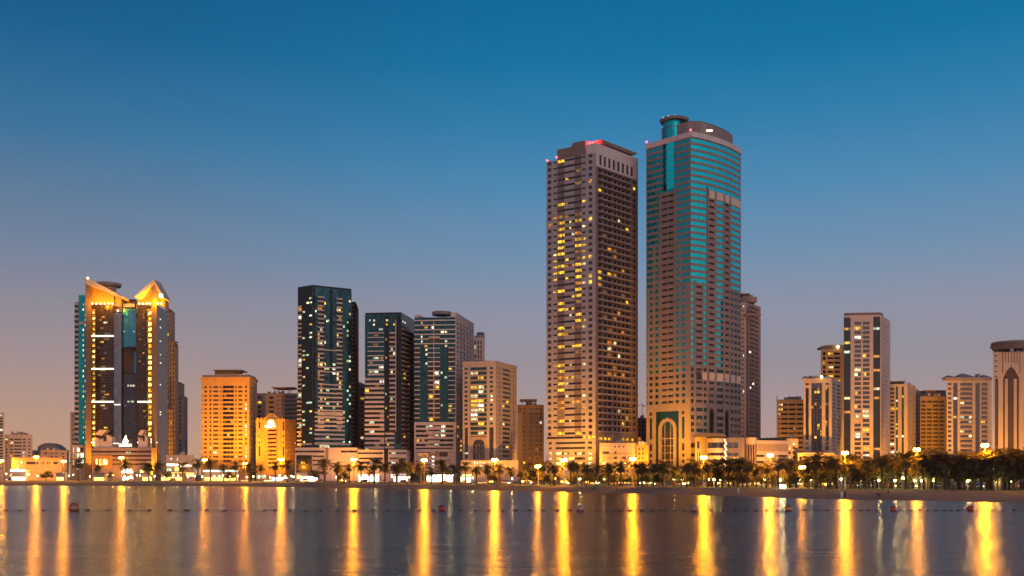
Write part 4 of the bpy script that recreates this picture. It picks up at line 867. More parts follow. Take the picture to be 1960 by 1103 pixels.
b.vprism('curved_parapet', [(1570.5, 668), (1571.5, 664), (1577, 661.4), (1586, 660.6), (1616, 660.6), (1616, 668)], 690.4, 8, 'mauve'); b.mesh('roof_lamp', MB().sphere((*at(1604, 689), zz(664, 689)), .9, 8), [M['bulb']]); b.done()

# white slab tower
b, f, g = tower('apartment_tower', 'white slab tower with paired window columns framed by dark glass strips', 1615, 1686, 1704, 650, 1.004, 1.04, 603, 'pinkw', 'pinkw', seed=32)
f.r(1615.2, 1628, 607, 905, .3, 'black', 'glass_panel'); f.r(1671.5, 1685, 606, 905, .3, 'black', 'glass_panel')
for y in ys(615.5, 900, 8.88):
    f.win([(1635.5, 1648), (1651.5, 1664.5)], [y], 6, 'dark', .45, .0)
    for a, c in ((1636, 1647.6), (1652, 1664)):
        if b.rn.random() < .2: f.r(a, c if b.rn.random() < .5 else (a+c)/2, y+.4, y+5.6, .4, b.rn.choice(['yel', 'whi', 'pale', 'ora', 'grn']), 'window')
    f.win([(1616.5, 1627.5)], [y+2], 4.6, 'black', .25, .24, ['pale', 'grn', 'yel', 'ora']); f.win([(1672.5, 1684)], [y+2], 4.6, 'black', .25, .24, ['pale', 'grn', 'yel', 'ora'])
    g.win([(1690.5, 1692), (1696, 1697.5)], [y+2], 3.2, 'dark', .25, .03, ['whi'])
f.r(1653, 1663.5, 869.5, 873.5, -.1, 'whi', 'window')
L, Cc, Rr, Bk = b.fp; b.prism('roof_slab', sc([L, Cc, tuple(np.array(Cc)+(np.array(Rr)-Cc)*.3), tuple(np.array(L)+(np.array(Rr)-Cc)*.3)], .98), b.z1+.01, zz(598, 650), 'brown')
b.box('sign_board', 1635.5, 1645, 835.6, 838.4, 651.0, .3, 'whi'); b.done()

b, f, g = tower('apartment_tower', 'brown tower with two tall dark strips just right of the white slab tower', 1703, 1737, 1753, 680, 1.004, 1.03, 735, 'beige', 'beige', seed=33)
for a, c in ((1715, 1718.5), (1726, 1730)): f.r(a, c, 740, 905, .4, 'dteal', 'window')
for y in ys(742, 885, 7.6): f.win([(1704, 1712)], [y], 4, 'dark', .6, .2, ['yel', 'whi', 'ora']); f.slab(1703.4, 1712.5, [y+4.2], 2, 'tan', -.4); f.win([(1715.2, 1718.3), (1726.3, 1729.7)], [y], 3.8, 'dteal', .35, .22, ['yel', 'pale', 'whi']); g.win([(1741, 1743), (1747, 1749)], [y], 3, 'dark', .3)
b.box('roof_slab', 1703, 1733, 729.4, 731.6, 684, 10, 'mauve'); b.box('roof_house', 1706, 1730, 731.7, 735, 686, 6, 'brown')
for x, t in ((1741, 735), (1746, 738), (1751, 741)): b.vprism('finial', [(x-1, t+3), (x, t-4), (x+1, t+3)], 690, 1, 'tan')
b.done()
b, f = simple('apartment_tower', 'dark narrow tower slotted behind the brown tower right of the white slab', 1750, 1764, 740, 20, 752, 'brown', [(1753, 1756), (1758, 1761)], 8, 4, 'dark', .03, seed=34); b.box('roof_slab', 1749, 1756, 750, 752, 739, 6, 'mauve'); b.done()
b, f = simple('apartment_block', 'mauve block with a regular grid of balconies, no lights on', 1761, 1813, 700, 22, 759, 'mauve', [(1763, 1772), (1774.5, 1784), (1786.5, 1796), (1798.5, 1808)], 7.5, 4, 'recess', .02, seed=35, y0=767, dep=.9)
for y in ys(767, 890, 7.5): f.slab(1762, 1809.5, [y+4.1], 1.8, 'rose', -.4)
b.box('roof_house', 1772, 1811, 749, 759, 706, 10, 'rose'); b.box('roof_slab', 1771, 1812, 747, 748.8, 705, 12, 'brown'); b.box('parapet', 1765, 1800, 756, 759, 702, 3, 'rose'); b.done()

b, f = simple('apartment_block', 'broad block with three dark hipped roofs and scattered lit rooms', 1812, 1898, 670, 24, 727, 'beige', [(1814.5, 1821), (1838, 1861), (1878.5, 1890)], 9.05, 4.6, 'dark', .0, seed=36, y0=733)
f.r(1824.5, 1833, 733, 905, .6, 'dark', 'glass_panel'); f.r(1867, 1875.5, 733, 905, .6, 'dark', 'glass_panel')
for y in ys(733, 900, 9.05): f.win([(1815, 1820.5), (1825, 1832.5), (1838.5, 1846), (1847, 1854), (1855, 1860.5), (1867.5, 1875), (1879, 1886)], [y+.2], 4.2, 'dark', .35, .16, ['pale', 'yel', 'whi', 'grn', 'dim']); f.slab(1836.5, 1862.5, [y+5], 2.6, 'rose', -.4); f.slab(1877, 1891, [y+5], 2.6, 'rose', -.4)
b.box('cornice', 1810.5, 1899, 722.5, 727, 668.6, 6, 'rose'); hipped(b, 1812, 1830, 717.5, 722.4, 670, 10, 'mauve'); hipped(b, 1833, 1869, 713.5, 722.4, 670, 14, 'mauve'); hipped(b, 1880, 1898, 716.5, 722.4, 670, 10, 'mauve'); b.box('roof_tank', 1871, 1877, 716, 722.4, 674, 4, 'lgrey'); b.done()

# palace-like tower at the right edge
b, f = block('office_tower', 'floodlit stone tower with pointed arch and oval disc roof at right edge', 1900.5, 2010, 560, 34, 674, 'beige', 'tower', seed=37)
f.r(1900.5, 2010, 670, 675, -.5, 'beige', 'cornice')
for y in (680, 690, 700, 710, 719.5): f.r(1903.5, 1909.5, y, y+2.4, .4, 'dark', 'window')
for x0 in (0, 62):
    for i in range(7): 
        a = 1918.6+i*5.5+x0; f.r(a, a+1.5, 671, 694 if 0 < i < 6 else 714, .6, 'dark', 'window')
    c = 1935.5+x0
    for k in range(12):
        t = k/12; hw = 15.5*(1-t)**.55*(1-.12*t); f.r(c-hw, c+hw, 725-(k+1)*1.85, 725-k*1.85+.01, .9, 'dbrown', 'arched_window')
    f.r(c-15.5, c+15.5, 725, 905, .9, 'dbrown', 'arched_window')
    for a in (c-11.3, c+5.9): f.r(a, a+5.2, 725, 905, .25, 'beige')
    f.r(c-3.2, c-2.0, 725, 905, .7, 'bronze'); f.r(c+1.6, c+2.8, 725, 905, .7, 'bronze'); f.r(c-.9, c+.9, 699, 701.5, .3, 'dark')
    for a in (c-32.5+1, ): 
        f.r(a, a+7, 727, 905, .8, 'dark', 'arched_window'); f.r(a+1, a+6, 724.5, 727, .8, 'dark', 'arched_window'); f.r(a+2.3, a+4.7, 723, 724.5, .8, 'dark', 'arched_window')
b.disc('disc_roof', 1938, 577, 10, 663, 671, 'tan', 36, r2=12); b.disc('disc_roof', 1938, 577, 10.5, 657, 665, 'mauve', 40, r2=11); b.disc('disc_roof', 1938, 577, 11.6, 655.6, 659.5, 'rose', 40, r2=11.2); b.done()
# ------------------------------------------------------------------ shore geometry: distance to the back of the beach and to the waterline, by photo column
SB = ([-1500, -800, 0, 400, 700, 1000, 1400, 1960, 2800, 4000], [900, 760, 640, 560, 470, 405, 340, 277, 215, 160])
SW = ([-1500, -800, 0, 400, 800, 1200, 1560, 1960, 2800, 4000], [640, 540, 485, 462, 375, 302, 237, 209, 165, 120])
DB = lambda px: float(np.interp(px, *SB)); DW = lambda px: float(np.interp(px, *SW))
COLS = list(range(-1500, 4001, 50))
def strip(name, fa, fb, za, zb, mat, n=1, kind='structure', cols=COLS):
    V = []; Fc = []
    for px in cols:
        for j in range(n+1):
            t = j/n; D = fa(px)*(1-t)+fb(px)*t; x, y = at(px, D); V.append((x, y, za*(1-t)+zb*t))
    m = n+1
    for i in range(len(cols)-1):
        for j in range(n): Fc.append((i*m+j, (i+1)*m+j, (i+1)*m+j+1, i*m+j+1))
    o = obj(name, mesh(name, V, Fc, [mat], smooth=True)); tag(o, kind=kind); return o
sand = pmat('sand', (.155, .112, .088), .95, 0, .22, .12, .2, bump=.5)
strip('beach', lambda p: DW(p)-12, lambda p: DW(p), -.9, 0.0, sand, 2)
strip('beach', lambda p: DW(p), lambda p: DB(p), 0.0, 1.15, sand, 6)
grass = pmat('lawn', (.05, .085, .02), .95, 0, .35, .3, .2, bump=.6)
strip('ground', lambda p: DB(p), lambda p: 2200, 1.1, 1.1, pmat('earth', (.17, .14, .11), .95, 0, .2, .05, .2))
strip('lawn', lambda p: DB(p)+.5, lambda p: DB(p)+26, 1.16, 1.16, grass)
pave = pmat('paving', (.30, .26, .22), .85, 0, .15, .6)
strip('pavement', lambda p: DB(p)+26, lambda p: DB(p)+33, 1.26, 1.26, pave)
asph = pmat('asphalt', (.05, .048, .048), .7, 0, .2, .4)
strip('road', lambda p: DB(p)+33.3, lambda p: DB(p)+64, 1.135, 1.135, asph)
strip('kerb', lambda p: DB(p)+33, lambda p: DB(p)+33.3, 1.26, 1.26, M['lgrey'])
strip('pavement', lambda p: DB(p)+64, lambda p: DB(p)+70, 1.26, 1.26, pave)
V = []; Fc = []
for px in np.arange(-300, 2400, 9.0):
    D = DB(px)+42
    for dd in (0, 14):
        a, b_, c, d = at(px, D+dd), at(px+3.6, D+dd), at(px+3.6, D+dd+.25), at(px, D+dd+.25); k = len(V); V += [(p[0], p[1], 1.14) for p in (a, b_, c, d)]; Fc.append((k, k+1, k+2, k+3))
tag(obj('road_markings', mesh('road_markings', V, Fc, [pmat('road_paint', (.7, .68, .6), .6)])), kind='structure')
# wall along the back of the beach
def mk_water():
    m = bpy.data.materials.new('water'); m.use_nodes = True; nt = m.node_tree; n = nt.nodes; l = nt.links; b = n['Principled BSDF']
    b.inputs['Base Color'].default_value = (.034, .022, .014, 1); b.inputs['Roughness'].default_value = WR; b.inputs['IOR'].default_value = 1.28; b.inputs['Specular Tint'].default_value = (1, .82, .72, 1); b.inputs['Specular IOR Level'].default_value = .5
    tc = n.new('ShaderNodeTexCoord'); hs = []
    for s, sc_, wt in (((.35, 1.1, 1), 1.0, .6), ((.9, 2.6, 1), 1.0, .35), ((.04, .11, 1), 1.0, 1.2)):
        mp = n.new('ShaderNodeMapping'); mp.inputs['Scale'].default_value = s; l.new(tc.outputs['Object'], mp.inputs[0])
        no = n.new('ShaderNodeTexNoise'); no.inputs['Scale'].default_value = sc_; no.inputs['Detail'].default_value = 3; no.inputs['Distortion'].default_value = .3; l.new(mp.outputs[0], no.inputs['Vector'])
        k = n.new('ShaderNodeMath'); k.operation = 'MULTIPLY'; k.inputs[1].default_value = wt; l.new(no.outputs[0], k.inputs[0]); hs.append(k.outputs[0])
    a = n.new('ShaderNodeMath'); l.new(hs[0], a.inputs[0]); l.new(hs[1], a.inputs[1]); c = n.new('ShaderNodeMath'); l.new(a.outputs[0], c.inputs[0]); l.new(hs[2], c.inputs[1])
    bp = n.new('ShaderNodeBump'); bp.inputs['Strength'].default_value = 1; bp.inputs['Distance'].default_value = WB; l.new(c.outputs[0], bp.inputs['Height']); l.new(bp.outputs[0], b.inputs['Normal'])
    return m
WR, WB = .225, .30
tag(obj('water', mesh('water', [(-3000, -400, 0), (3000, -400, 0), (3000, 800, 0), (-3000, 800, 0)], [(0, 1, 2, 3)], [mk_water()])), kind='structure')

# what stands behind a given photo column, for labels
WHO = [(0, 62, 'the pink block at far left'), (62, 135, 'the low yellow house'), (135, 176, 'the striped teal tower'), (176, 262, 'the sail sign'), (262, 322, 'the right gable'), (322, 384, 'the white arcade'),
 (384, 490, 'the orange block'), (490, 568, 'the yellow block'), (568, 683, 'the lone dark green tower'), (683, 793, 'the dark tower with curved bands'), (793, 884, 'the green glass tower'), (884, 990, 'the cream arched block'),
 (990, 1044, 'the dark brown block'), (1044, 1145, 'the pale tower with yellow windows'), (1145, 1222, 'the brown balcony side'), (1222, 1322, 'the arched portal'), (1322, 1427, 'the rounded pavilion'), (1427, 1512, 'the low banded building'),
 (1512, 1612, 'the ochre tower'), (1612, 1704, 'the white slab tower'), (1704, 1760, 'the brown two-strip tower'), (1760, 1812, 'the unlit mauve block'), (1812, 1899, 'the block with hipped roofs'), (1899, 2100, 'the stone tower at right edge')]
ORD = ['first', 'second', 'third', 'fourth', 'fifth', 'sixth', 'seventh', 'eighth', 'ninth', 'tenth', 'eleventh', 'twelfth', 'thirteenth', 'fourteenth', 'fifteenth', 'sixteenth', 'seventeenth', 'eighteenth', 'nineteenth', 'twentieth']
ORD += ['twenty-'+q for q in ORD[:9]]+['thirtieth']+['thirty-'+q for q in ORD[:9]]+['fortieth']
def relabel(items, noun, tail=''):
    """items: (px, object); label each by what it stands before and its order there"""
    by = {}
    for px, o in sorted(items, key=lambda t: t[0]):
        w = next((n for a, c, n in WHO if a <= px < c), None) or ('the pink block at far left' if px < 0 else 'the stone tower at right edge'); by.setdefault(w, []).append(o)
    for w, L in by.items():
        for i, o in enumerate(L):
            o['label'] = f'{noun} before {w}' if len(L) == 1 else f'{noun} before {w}, {ORD[i]} from left'
def dup(root, loc, rz=0, s=1.0):
    r = root.copy(); C.objects.link(r); r.location = loc; r.rotation_euler = (0, 0, rz); r.scale = (s, s, s)
    for ch in list(root.children):
        c = ch.copy(); C.objects.link(c); c.parent = r
        for g in ch.children: d = g.copy(); C.objects.link(d); d.parent = c
    return r

# ------------------------------------------------------------------ street lamps (sodium) and small park lamps
mlamp = glow('sodium_lamp', (1, .52, .08), 45); mpost = pmat('lamp_post', (.25, .24, .23), .5, .3)
gpark = glow('park_globe', (1, .80, .30), 22)
def street_lamp(px, py, D, E, big=1.0):
    x, y, z = at(px, D, py); h = z-GZ
    r = empty('street_lamp', (x, y, GZ), 'tall lamp', 'street lamp', 'tall sodium street lamps along the waterfront road')
    MB().tube([(0, 0, 0), (0, 0, h*.5), (0, 0, h)], [.2, .15, .1], 8).lathe([(.35, 0), (.35, .5), (.22, .7)], 8).build('post', [mpost], r)
    for k in range(4):
        a = pi/2*k+.4; c, s = cos(a), sin(a); w = .9*big
        ar = MB().tube([(0, 0, h-.35), (c*w*.5, s*w*.5, h+.05), (c*w, s*w, h)], .05, 5).build('arm', [mpost], r)
        MB().lathe([(.3*big, h-.55), (.62*big, h-.3), (.66*big, h+.1), (.25*big, h+.5)], 10, c*w, s*w).build('lamp_head', [mlamp], r)
    lights_in(r, 'lamp_light', (0, 0, h-.9), E, LAMPC, .6)
    return r
LAMPS = [(2, 882, 610, 1), (69, 875, 610, 1), (122, 883, 600, 1), (232, 876.5, 612, .8), (392, 880.5, 600, 1.1), (470, 888, 580, .9), (538, 880, 575, 1.1), (677, 880, 545, 1.2), (812, 881, 530, 1.2), (947, 880.5, 515, 1.2), (1030, 893, 500, .7),
         (1079, 881, 498, 1.7), (1211, 878.5, 482, 1.25), (1347, 876, 455, 1.3), (1474, 871.5, 432, 1.3), (1536, 895, 440, .6), (1617.5, 867, 400, 1.3), (1754.5, 861, 368, 1.3), (1885, 852.5, 345, 1.4), (2030, 842, 325, 1.2), (-110, 886, 620, 1)]
LE = 45000
its = [(px, street_lamp(px, py, DB(px)+12, LE*e*(DB(px)+12)/500, min(1.0, .55+.45*DB(px)/500))) for px, py, D, e in LAMPS]
for px, o in its: pass
relabel(its, 'tall glowing sodium street lamp')

def park_lamp(px, py, big=1.0, E=800, col=(1, .72, .25)):
    D = DB(px)+8+rnd.random()*14; x, y, z = at(px, D, py); h = max(2.6, z-GZ)
    r = empty('park_lamp', (x, y, GZ), 'small lamp', 'park lamp', 'small globe lamps in the waterfront park')
    MB().tube([(0, 0, 0), (0, 0, h-.3)], [.09, .06], 6).lathe([(.16, 0), (.16, .3), (.1, .4)], 6).build('post', [mpost], r)
    MB().sphere((0, 0, h), .34*big, 8).build('globe', [gpark], r); MB().lathe([(.22, h-.42), (.3, h-.3)], 8).build('collar', [mpost], r)
    lights_in(r, 'globe_light', (0, -.9, h+.1), E, col, .3); return r
PL = [(12, 907), (41, 885), (96, 909), (121, 906), (140, 909), (180, 908.5), (213, 905), (262, 910), (341, 911), (420, 912), (438, 913), (500, 912), (562, 913), (644, 914), (720, 913), (783, 914), (862, 914), (905, 915), (980, 917.5), (1062, 916), (1110, 918), (1156, 919), (1180, 919),
      (1241, 919), (1290, 923), (1304, 919), (1367, 919), (1428, 919), (1463, 920), (1493, 918.5), (1552, 918), (1610, 917.5), (1648, 926), (1675, 925), (1682, 927), (1713, 924), (1728, 916), (1751, 924), (1764, 924), (1789, 915.5), (1787, 925), (1852, 925.5), (1906, 926), (1936, 927)]
PL += [(round(175+i*15.5+rnd.uniform(-5, 5)), 911.5+rnd.uniform(-3, 3)) for i in range(26)]+[(25, 911), (55, 908), (72, 911), (132, 911)]+[(round(1015+i*37+rnd.uniform(-9, 9)), 924+rnd.uniform(-2, 2)) for i in range(15)]
its = [(px, park_lamp(px, py, 1.35 if px in (1728, 1789, 1493, 1367) else 1.0)) for px, py in PL]
relabel(its, 'small globe lamp')
# glaring floodlight on the beach edge
x, y, z = at(1498, DB(1498)-2, 931)
r = empty('floodlight', (x, y, 1.1), 'glaring white floodlight low on the beach edge before the low banded building', 'floodlight')
MB().tube([(0, 0, 0), (0, 0, z-1.1)], .09, 6).build('post', [mpost], r); MB().box(-1.0, 1.0, -.2, .3, z-1.7, z-.6).build('housing', [mpost], r)
MB().box(-.9, .9, -.26, -.21, z-1.6, z-.7).build('lens', [glow('flood_lens', (1, .8, .4), 60)], r); lights_in(r, 'flood_glow', (0, -1.2, z-1.1), 900, (1, .7, .3), .4)

# ground floodlights washing the facades; most are added to supply the orange base glow
def floodlight(px, D, tx, ty, E, label, ang=75, col=SOD):
    E *= 1.35
    x, y = at(px, D); r = empty('floodlight', (x, y, GZ), label, 'floodlight', 'floodlights washing the facades')
    MB().box(-.35, .35, -.25, .25, .35, .95).build('housing', [mpost], r); MB().tube([(0, 0, 0), (0, 0, .4)], .08, 6).build('post', [mpost], r); MB().box(-.3, .3, .26, .3, .42, .9).build('lens', [glow('wash_lens', (1, .6, .15), 10)], r)
    li = bpy.data.lights.new('wash', 'SPOT'); li.energy = E; li.color = col; li.spot_size = R(ang); li.spot_blend = .8; li.shadow_soft_size = .3
    o = bpy.data.objects.new('wash', li); C.objects.link(o); o.parent = r; o.location = (0, .6, .8)
    import mathutils
    t = at(tx[0], tx[1]); v = mathutils.Vector((t[0]-x, t[1]-y-.6, zz(ty, tx[1])-GZ-.8)); o.rotation_euler = v.to_track_quat('-Z', 'Y').to_euler()
FL = [(402, 628, (412, 665), 800, 215000, 'wash light at the left foot of the orange block'), (462, 628, (452, 665), 800, 215000, 'wash light at the right foot of the orange block'), (517, 625, (517, 655), 850, 170000, 'wash light at the left foot of the yellow block'), (553, 628, (548, 655), 850, 130000, 'wash light at the right foot of the yellow block'),
      (169, 677, (169, 688), 700, 200000, 'wash light under the left stone fin'), (295, 675, (295, 686), 700, 200000, 'wash light under the right stone fin'), (1085, 560, (1092, 590), 860, 90000, 'wash light at the foot of the pale tower'), (1276, 552, (1276, 585), 850, 90000, 'wash light before the arched portal'),
      (1925, 525, (1935, 560), 800, 160000, 'wash light before the stone tower at right edge'), (1565, 560, (1565, 600), 820, 190000, 'wash light before the ochre tower'), (75, 640, (72, 660), 880, 9000, 'wash light before the broad low house')]
FL += [(1600, 660, (1595, 690), 780, 150000, 'added wash light behind the ochre tower'), (1060, 556, (1062, 600), 800, 80000, 'added wash light at the left foot of the pale tower'), (1125, 556, (1125, 592), 790, 80000, 'added wash light at the right foot of the pale tower'), (1245, 552, (1245, 595), 800, 110000, 'added wash light left of the arched portal'), (1308, 550, (1308, 582), 800, 110000, 'added wash light right of the arched portal'),  # added lamps, unseen behind the palms, for the orange glow at facade feet
 (1185, 545, (1185, 568), 870, 60000, 'added wash light before the brown balcony side podium'), (1345, 530, (1345, 556), 850, 60000, 'added wash light left of the rounded pavilion'), (1400, 530, (1400, 556), 860, 40000, 'added wash light right of the rounded pavilion'), (1475, 530, (1475, 560), 870, 90000, 'added wash light before the low banded building'), (1500, 600, (1505, 640), 820, 80000, 'added wash light before the dark ochre block'),
 (1645, 600, (1645, 650), 840, 130000, 'added wash light before the white slab tower'), (1690, 600, (1695, 650), 840, 110000, 'added wash light at the right foot of the white slab tower'), (1735, 625, (1735, 680), 830, 90000, 'added wash light before the brown two-strip tower'), (1785, 640, (1785, 700), 830, 80000, 'added wash light before the unlit mauve block'), (1855, 610, (1855, 670), 820, 170000, 'added wash light before the block with hipped roofs'),
 (665, 600, (665, 628), 870, 45000, 'added wash light right of the vertical sign'), (700, 600, (700, 627), 880, 30000, 'added wash light before the curved band podium'), (915, 570, (915, 600), 850, 60000, 'added wash light before the cream arched block'), (970, 570, (970, 598), 850, 70000, 'added wash light before the right flank of the cream block'), (1015, 620, (1015, 668), 850, 60000, 'added wash light before the dark brown block'),
 (328, 700, (328, 750), 790, 120000, 'added wash light behind the white arcade'), (36, 690, (36, 770), 860, 90000, 'added wash light before the pink block at far left'), (105, 680, (105, 698), 880, 25000, 'added wash light before the orange house'), (230, 655, (230, 676), 880, 30000, 'added wash light under the sail sign')]
for a in FL: floodlight(*a)

# ------------------------------------------------------------------ palms and trees
def leafm(name, col):
    m = pmat(name, col, .55, 0, .35, .8, .3); nt = m.node_tree; n = nt.nodes; b = n['Principled BSDF']; out = n['Material Output']
    t = n.new('ShaderNodeBsdfTranslucent'); x = n.new('ShaderNodeMixShader'); x.inputs[0].default_value = .35
    src = b.inputs['Base Color'].links[0].from_socket; nt.links.new(src, t.inputs[0]); nt.links.new(b.outputs[0], x.inputs[1]); nt.links.new(t.outputs[0], x.inputs[2]); nt.links.new(x.outputs[0], out.inputs[0]); return m
bark = pmat('palm_bark', (.10, .07, .045), .95, 0, .3, 3, .2, bump=.8); frond = leafm('palm_frond', (.075, .07, .028)); dead = pmat('dead_frond', (.13, .09, .045), .9, 0, .3, .8, .2)
leaf = leafm('tree_leaf', (.075, .075, .03)); tbark = pmat('tree_bark', (.08, .06, .045), .95, 0, .3, 3, .2)
def palm(h, seed, nf=38, fl=4.0):
    q = random.Random(seed); r = empty('palm_tree', (0, 0, 0), 'palm', 'palm tree', 'date palms along the waterfront')
    lean = q.uniform(-.5, .5); P = [(lean*(t**2), lean*.5*t*t, h*t) for t in np.linspace(0, 1, 9)]
    mb = MB().tube(P, [.34-.1*t+.03*(i % 2) for i, t in enumerate(np.linspace(0, 1, 9))], 8); mb.build('trunk', [bark], r)
    top = np.array(P[-1]); c = MB()
    for k in range(nf):
        a = q.random()*2*pi; el = q.uniform(-.35, 1.4) if k > 8 else q.uniform(-1.1, -.4); L = fl*q.uniform(.8, 1.12)*(1 if k > 8 else .5); n = 8; m = 0 if k > 8 else 1
        pts = []; p = top+np.array((0, 0, .1)); e = el
        for i in range(n+1):
            pts.append(p.copy()); d = np.array((cos(e)*cos(a), cos(e)*sin(a), sin(e))); p = p+d*L/n; e -= .13+.022*i
        for i in range(n):
            A, B = pts[i], pts[i+1]; d = (B-A)/np.linalg.norm(B-A); s = np.cross(d, (0, 0, 1.0)); s /= np.linalg.norm(s)+1e-6
            w = .05; c.add([A-s*w, A+s*w, B+s*w*.7, B-s*w*.7], [(0, 1, 2, 3)], m)
            if i == 0: continue
            for j in range(2):
                t = j/2; bpt = A*(1-t)+B*t; ll = 1.25*sin(pi*min(1, (i+t+.6)/(n+1.0)))**.6*q.uniform(.75, 1.1)
                for sg in (-1, 1):
                    tip = bpt+s*sg*ll*.78+d*ll*.5+np.array((0, 0, -ll*q.uniform(.05, .45))); c.add([bpt-d*.09, bpt+d*.11, tip], [(0, 1, 2)], m)
    c.build('crown', [frond, dead], r); return r
def broad(h, seed, rad, n=1500):
    q = random.Random(seed); r = empty('shade_tree', (0, 0, 0), 'tree', 'tree', 'dark shade trees between the palms')
    t = MB().tube([(0, 0, 0), (.1, 0, h*.25), (0, .1, h*.5)], [.3, .22, .16], 8)
    cl = []
    for k in range(9):
        a = q.random()*2*pi; rr = rad*q.uniform(.15, .75); c = (rr*cos(a), rr*sin(a), h*q.uniform(.45, .86)); cl.append((c, rad*q.uniform(.28, .5)))
        t.tube([(0, .05, h*.36), (c[0]*.5, c[1]*.5, h*.5), c], [.12, .08, .04], 5)
    t.build('trunk', [tbark], r); m = MB()
    for k in range(n):
        c, cr_ = q.choice(cl); v = np.array([q.gauss(0, 1) for _ in range(3)]); v /= np.linalg.norm(v); p = np.array(c)+v*cr_*q.uniform(.55, 1.05)*np.array((1, 1, .8))
        u = np.array([q.gauss(0, 1) for _ in range(3)]); u /= np.linalg.norm(u); w = np.cross(u, v); w /= np.linalg.norm(w)+1e-6; s = q.uniform(.14, .3)
        m.add([p-u*s, p+w*s*.6, p+u*s, p-w*s*.6], [(0, 1, 2, 3)])
    m.build('crown', [leaf], r); return r
PP = [palm(h, 10+i, nf=42+i*3, fl=fl) for i, (h, fl) in enumerate(((6.2, 3.7), (7.4, 4.0), (5.6, 3.5), (8.0, 3.9)))]
HH = [max(v.co.z for v in o.children[1].data.vertices)*.97 for o in PP]
BT = [broad(5.2, 40, 3.2), broad(4.4, 41, 2.8), broad(6.4, 42, 3.6)]
used = set(); pit = []; bit = []
def put_tree(px, D, protos, items, s, k=None):
    k = rnd.randrange(len(protos)) if k is None else k; loc = (*at(px, D), 1.1); rz = rnd.random()*6.28
    if (id(protos), k) not in used:
        used.add((id(protos), k)); o = protos[k]; o.location = loc; o.rotation_euler = (0, 0, rz); o.scale = (s, s, s)
    else: o = dup(protos[k], loc, rz, s)
    items.append((px, o))
# front row as in the photograph: (column, crown top row)
FP = [(150, 889), (188, 897), (232, 891), (285, 896), (302, 893), (350, 895), (379, 889), (403, 889), (428, 897), (452, 893), (477, 896), (500, 897), (527, 893), (551, 892), (622, 889), (646, 896), (669, 896), (691, 893), (716, 890), (737, 896), (758, 899), (781, 896), (803, 895), (826, 903), (847, 893), (870, 900), (891, 895), (912, 900), (934, 899), (956, 901), (978, 904), (997, 909), (1020, 907), (1042, 894), (1061, 899), (1083, 894), (1105, 896), (1124, 899), (1143, 897), (1166, 898), (1188, 896), (1212, 899), (1229, 897), (1251, 898), (1270, 896), (1290, 902), (1315, 898), (1330, 897), (1355, 897), (1371, 896), (1395, 893), (1412, 892), (1430, 896), (1448, 901), (1468, 899), (1490, 891), (1512, 896), (1537, 897), (1561, 885), (1590, 889)]
LX = [l[0] for l in LAMPS]
for px, ty in FP:
    if min(abs(px-q) for q in LX) < 6: px += 9
    D = DB(px)+2+rnd.random()*5; H = zz(ty, D)-1.1; k = rnd.randrange(4); hh = HH[k]; put_tree(px, D, PP, pit, H/hh, k)
for row, (n, a, c, off) in enumerate(((15, 1600, 1990, 6), (15, 1592, 1985, 14), (12, 1230, 1590, 20), (12, 600, 1200, 22), (8, 1560, 1990, 22))):
    for i in range(n):
        px = a+(c-a)*(i+.5*rnd.random())/n; D = DB(px)+off+rnd.random()*6; near = min(LX, key=lambda q: abs(px-q)); px = near+(10 if px > near else -10) if abs(px-near) < 10 and off < 13 else px; H = zz(float(np.interp(px, [0, 600, 1200, 1580, 1700, 1960], [899, 899, 898, 894, 886, 879])+rnd.uniform(-3, 6)), D)-1.1; k = rnd.randrange(4); put_tree(px, D, PP, pit, max(.6, min(1.5, H/HH[k])), k)
for i in range(22):
    px = 1570+(1975-1570)*(i+.4*rnd.random())/22; D = DB(px)+8+rnd.random()*14; H = zz(float(np.interp(px, [1570, 1700, 1960], [896, 886, 876])+rnd.uniform(-3, 6)), D)-1.1; k = rnd.randrange(3); put_tree(px, D, BT, bit, H/(5.0, 4.3, 6.2)[k], k)
for px, ty in ((88, 901), (212, 902), (318, 902), (440, 903), (604, 899), (658, 903), (945, 905), (1052, 908), (1096, 909), (1120, 908), (1155, 908), (1176, 908), (1199, 909), (1240, 908), (1262, 908), (1304, 908), (1342, 902), (1383, 899), (1404, 898), (1422, 901), (1458, 908), (1480, 906), (1524, 903), (1546, 900)):
    D = DB(px)+5+rnd.random()*8; k = rnd.randrange(3); put_tree(px, D, BT, bit, max(.5, (zz(ty, D)-1.1)/(5.0, 4.3, 6.2)[k]), k)
for i in range(34):
    px = 1005+i*17.5+rnd.uniform(-6, 6); D = DB(px)+12+rnd.random()*12; k = rnd.randrange(3); put_tree(px, D, BT, bit, max(.5, (zz(rnd.uniform(901, 909), D)-1.1)/(5.0, 4.3, 6.2)[k]), k)
for i in range(18):
    px = 1560+i*23+rnd.uniform(-8, 8); D = DB(px)+16+rnd.random()*12; k = rnd.randrange(3); put_tree(px, D, BT, bit, (zz(float(np.interp(px, [1570, 1960], [897, 882])), D)-1.1)/(5.0, 4.3, 6.2)[k], k)
relabel(pit, 'date palm'); relabel(bit, 'dark round shade tree')

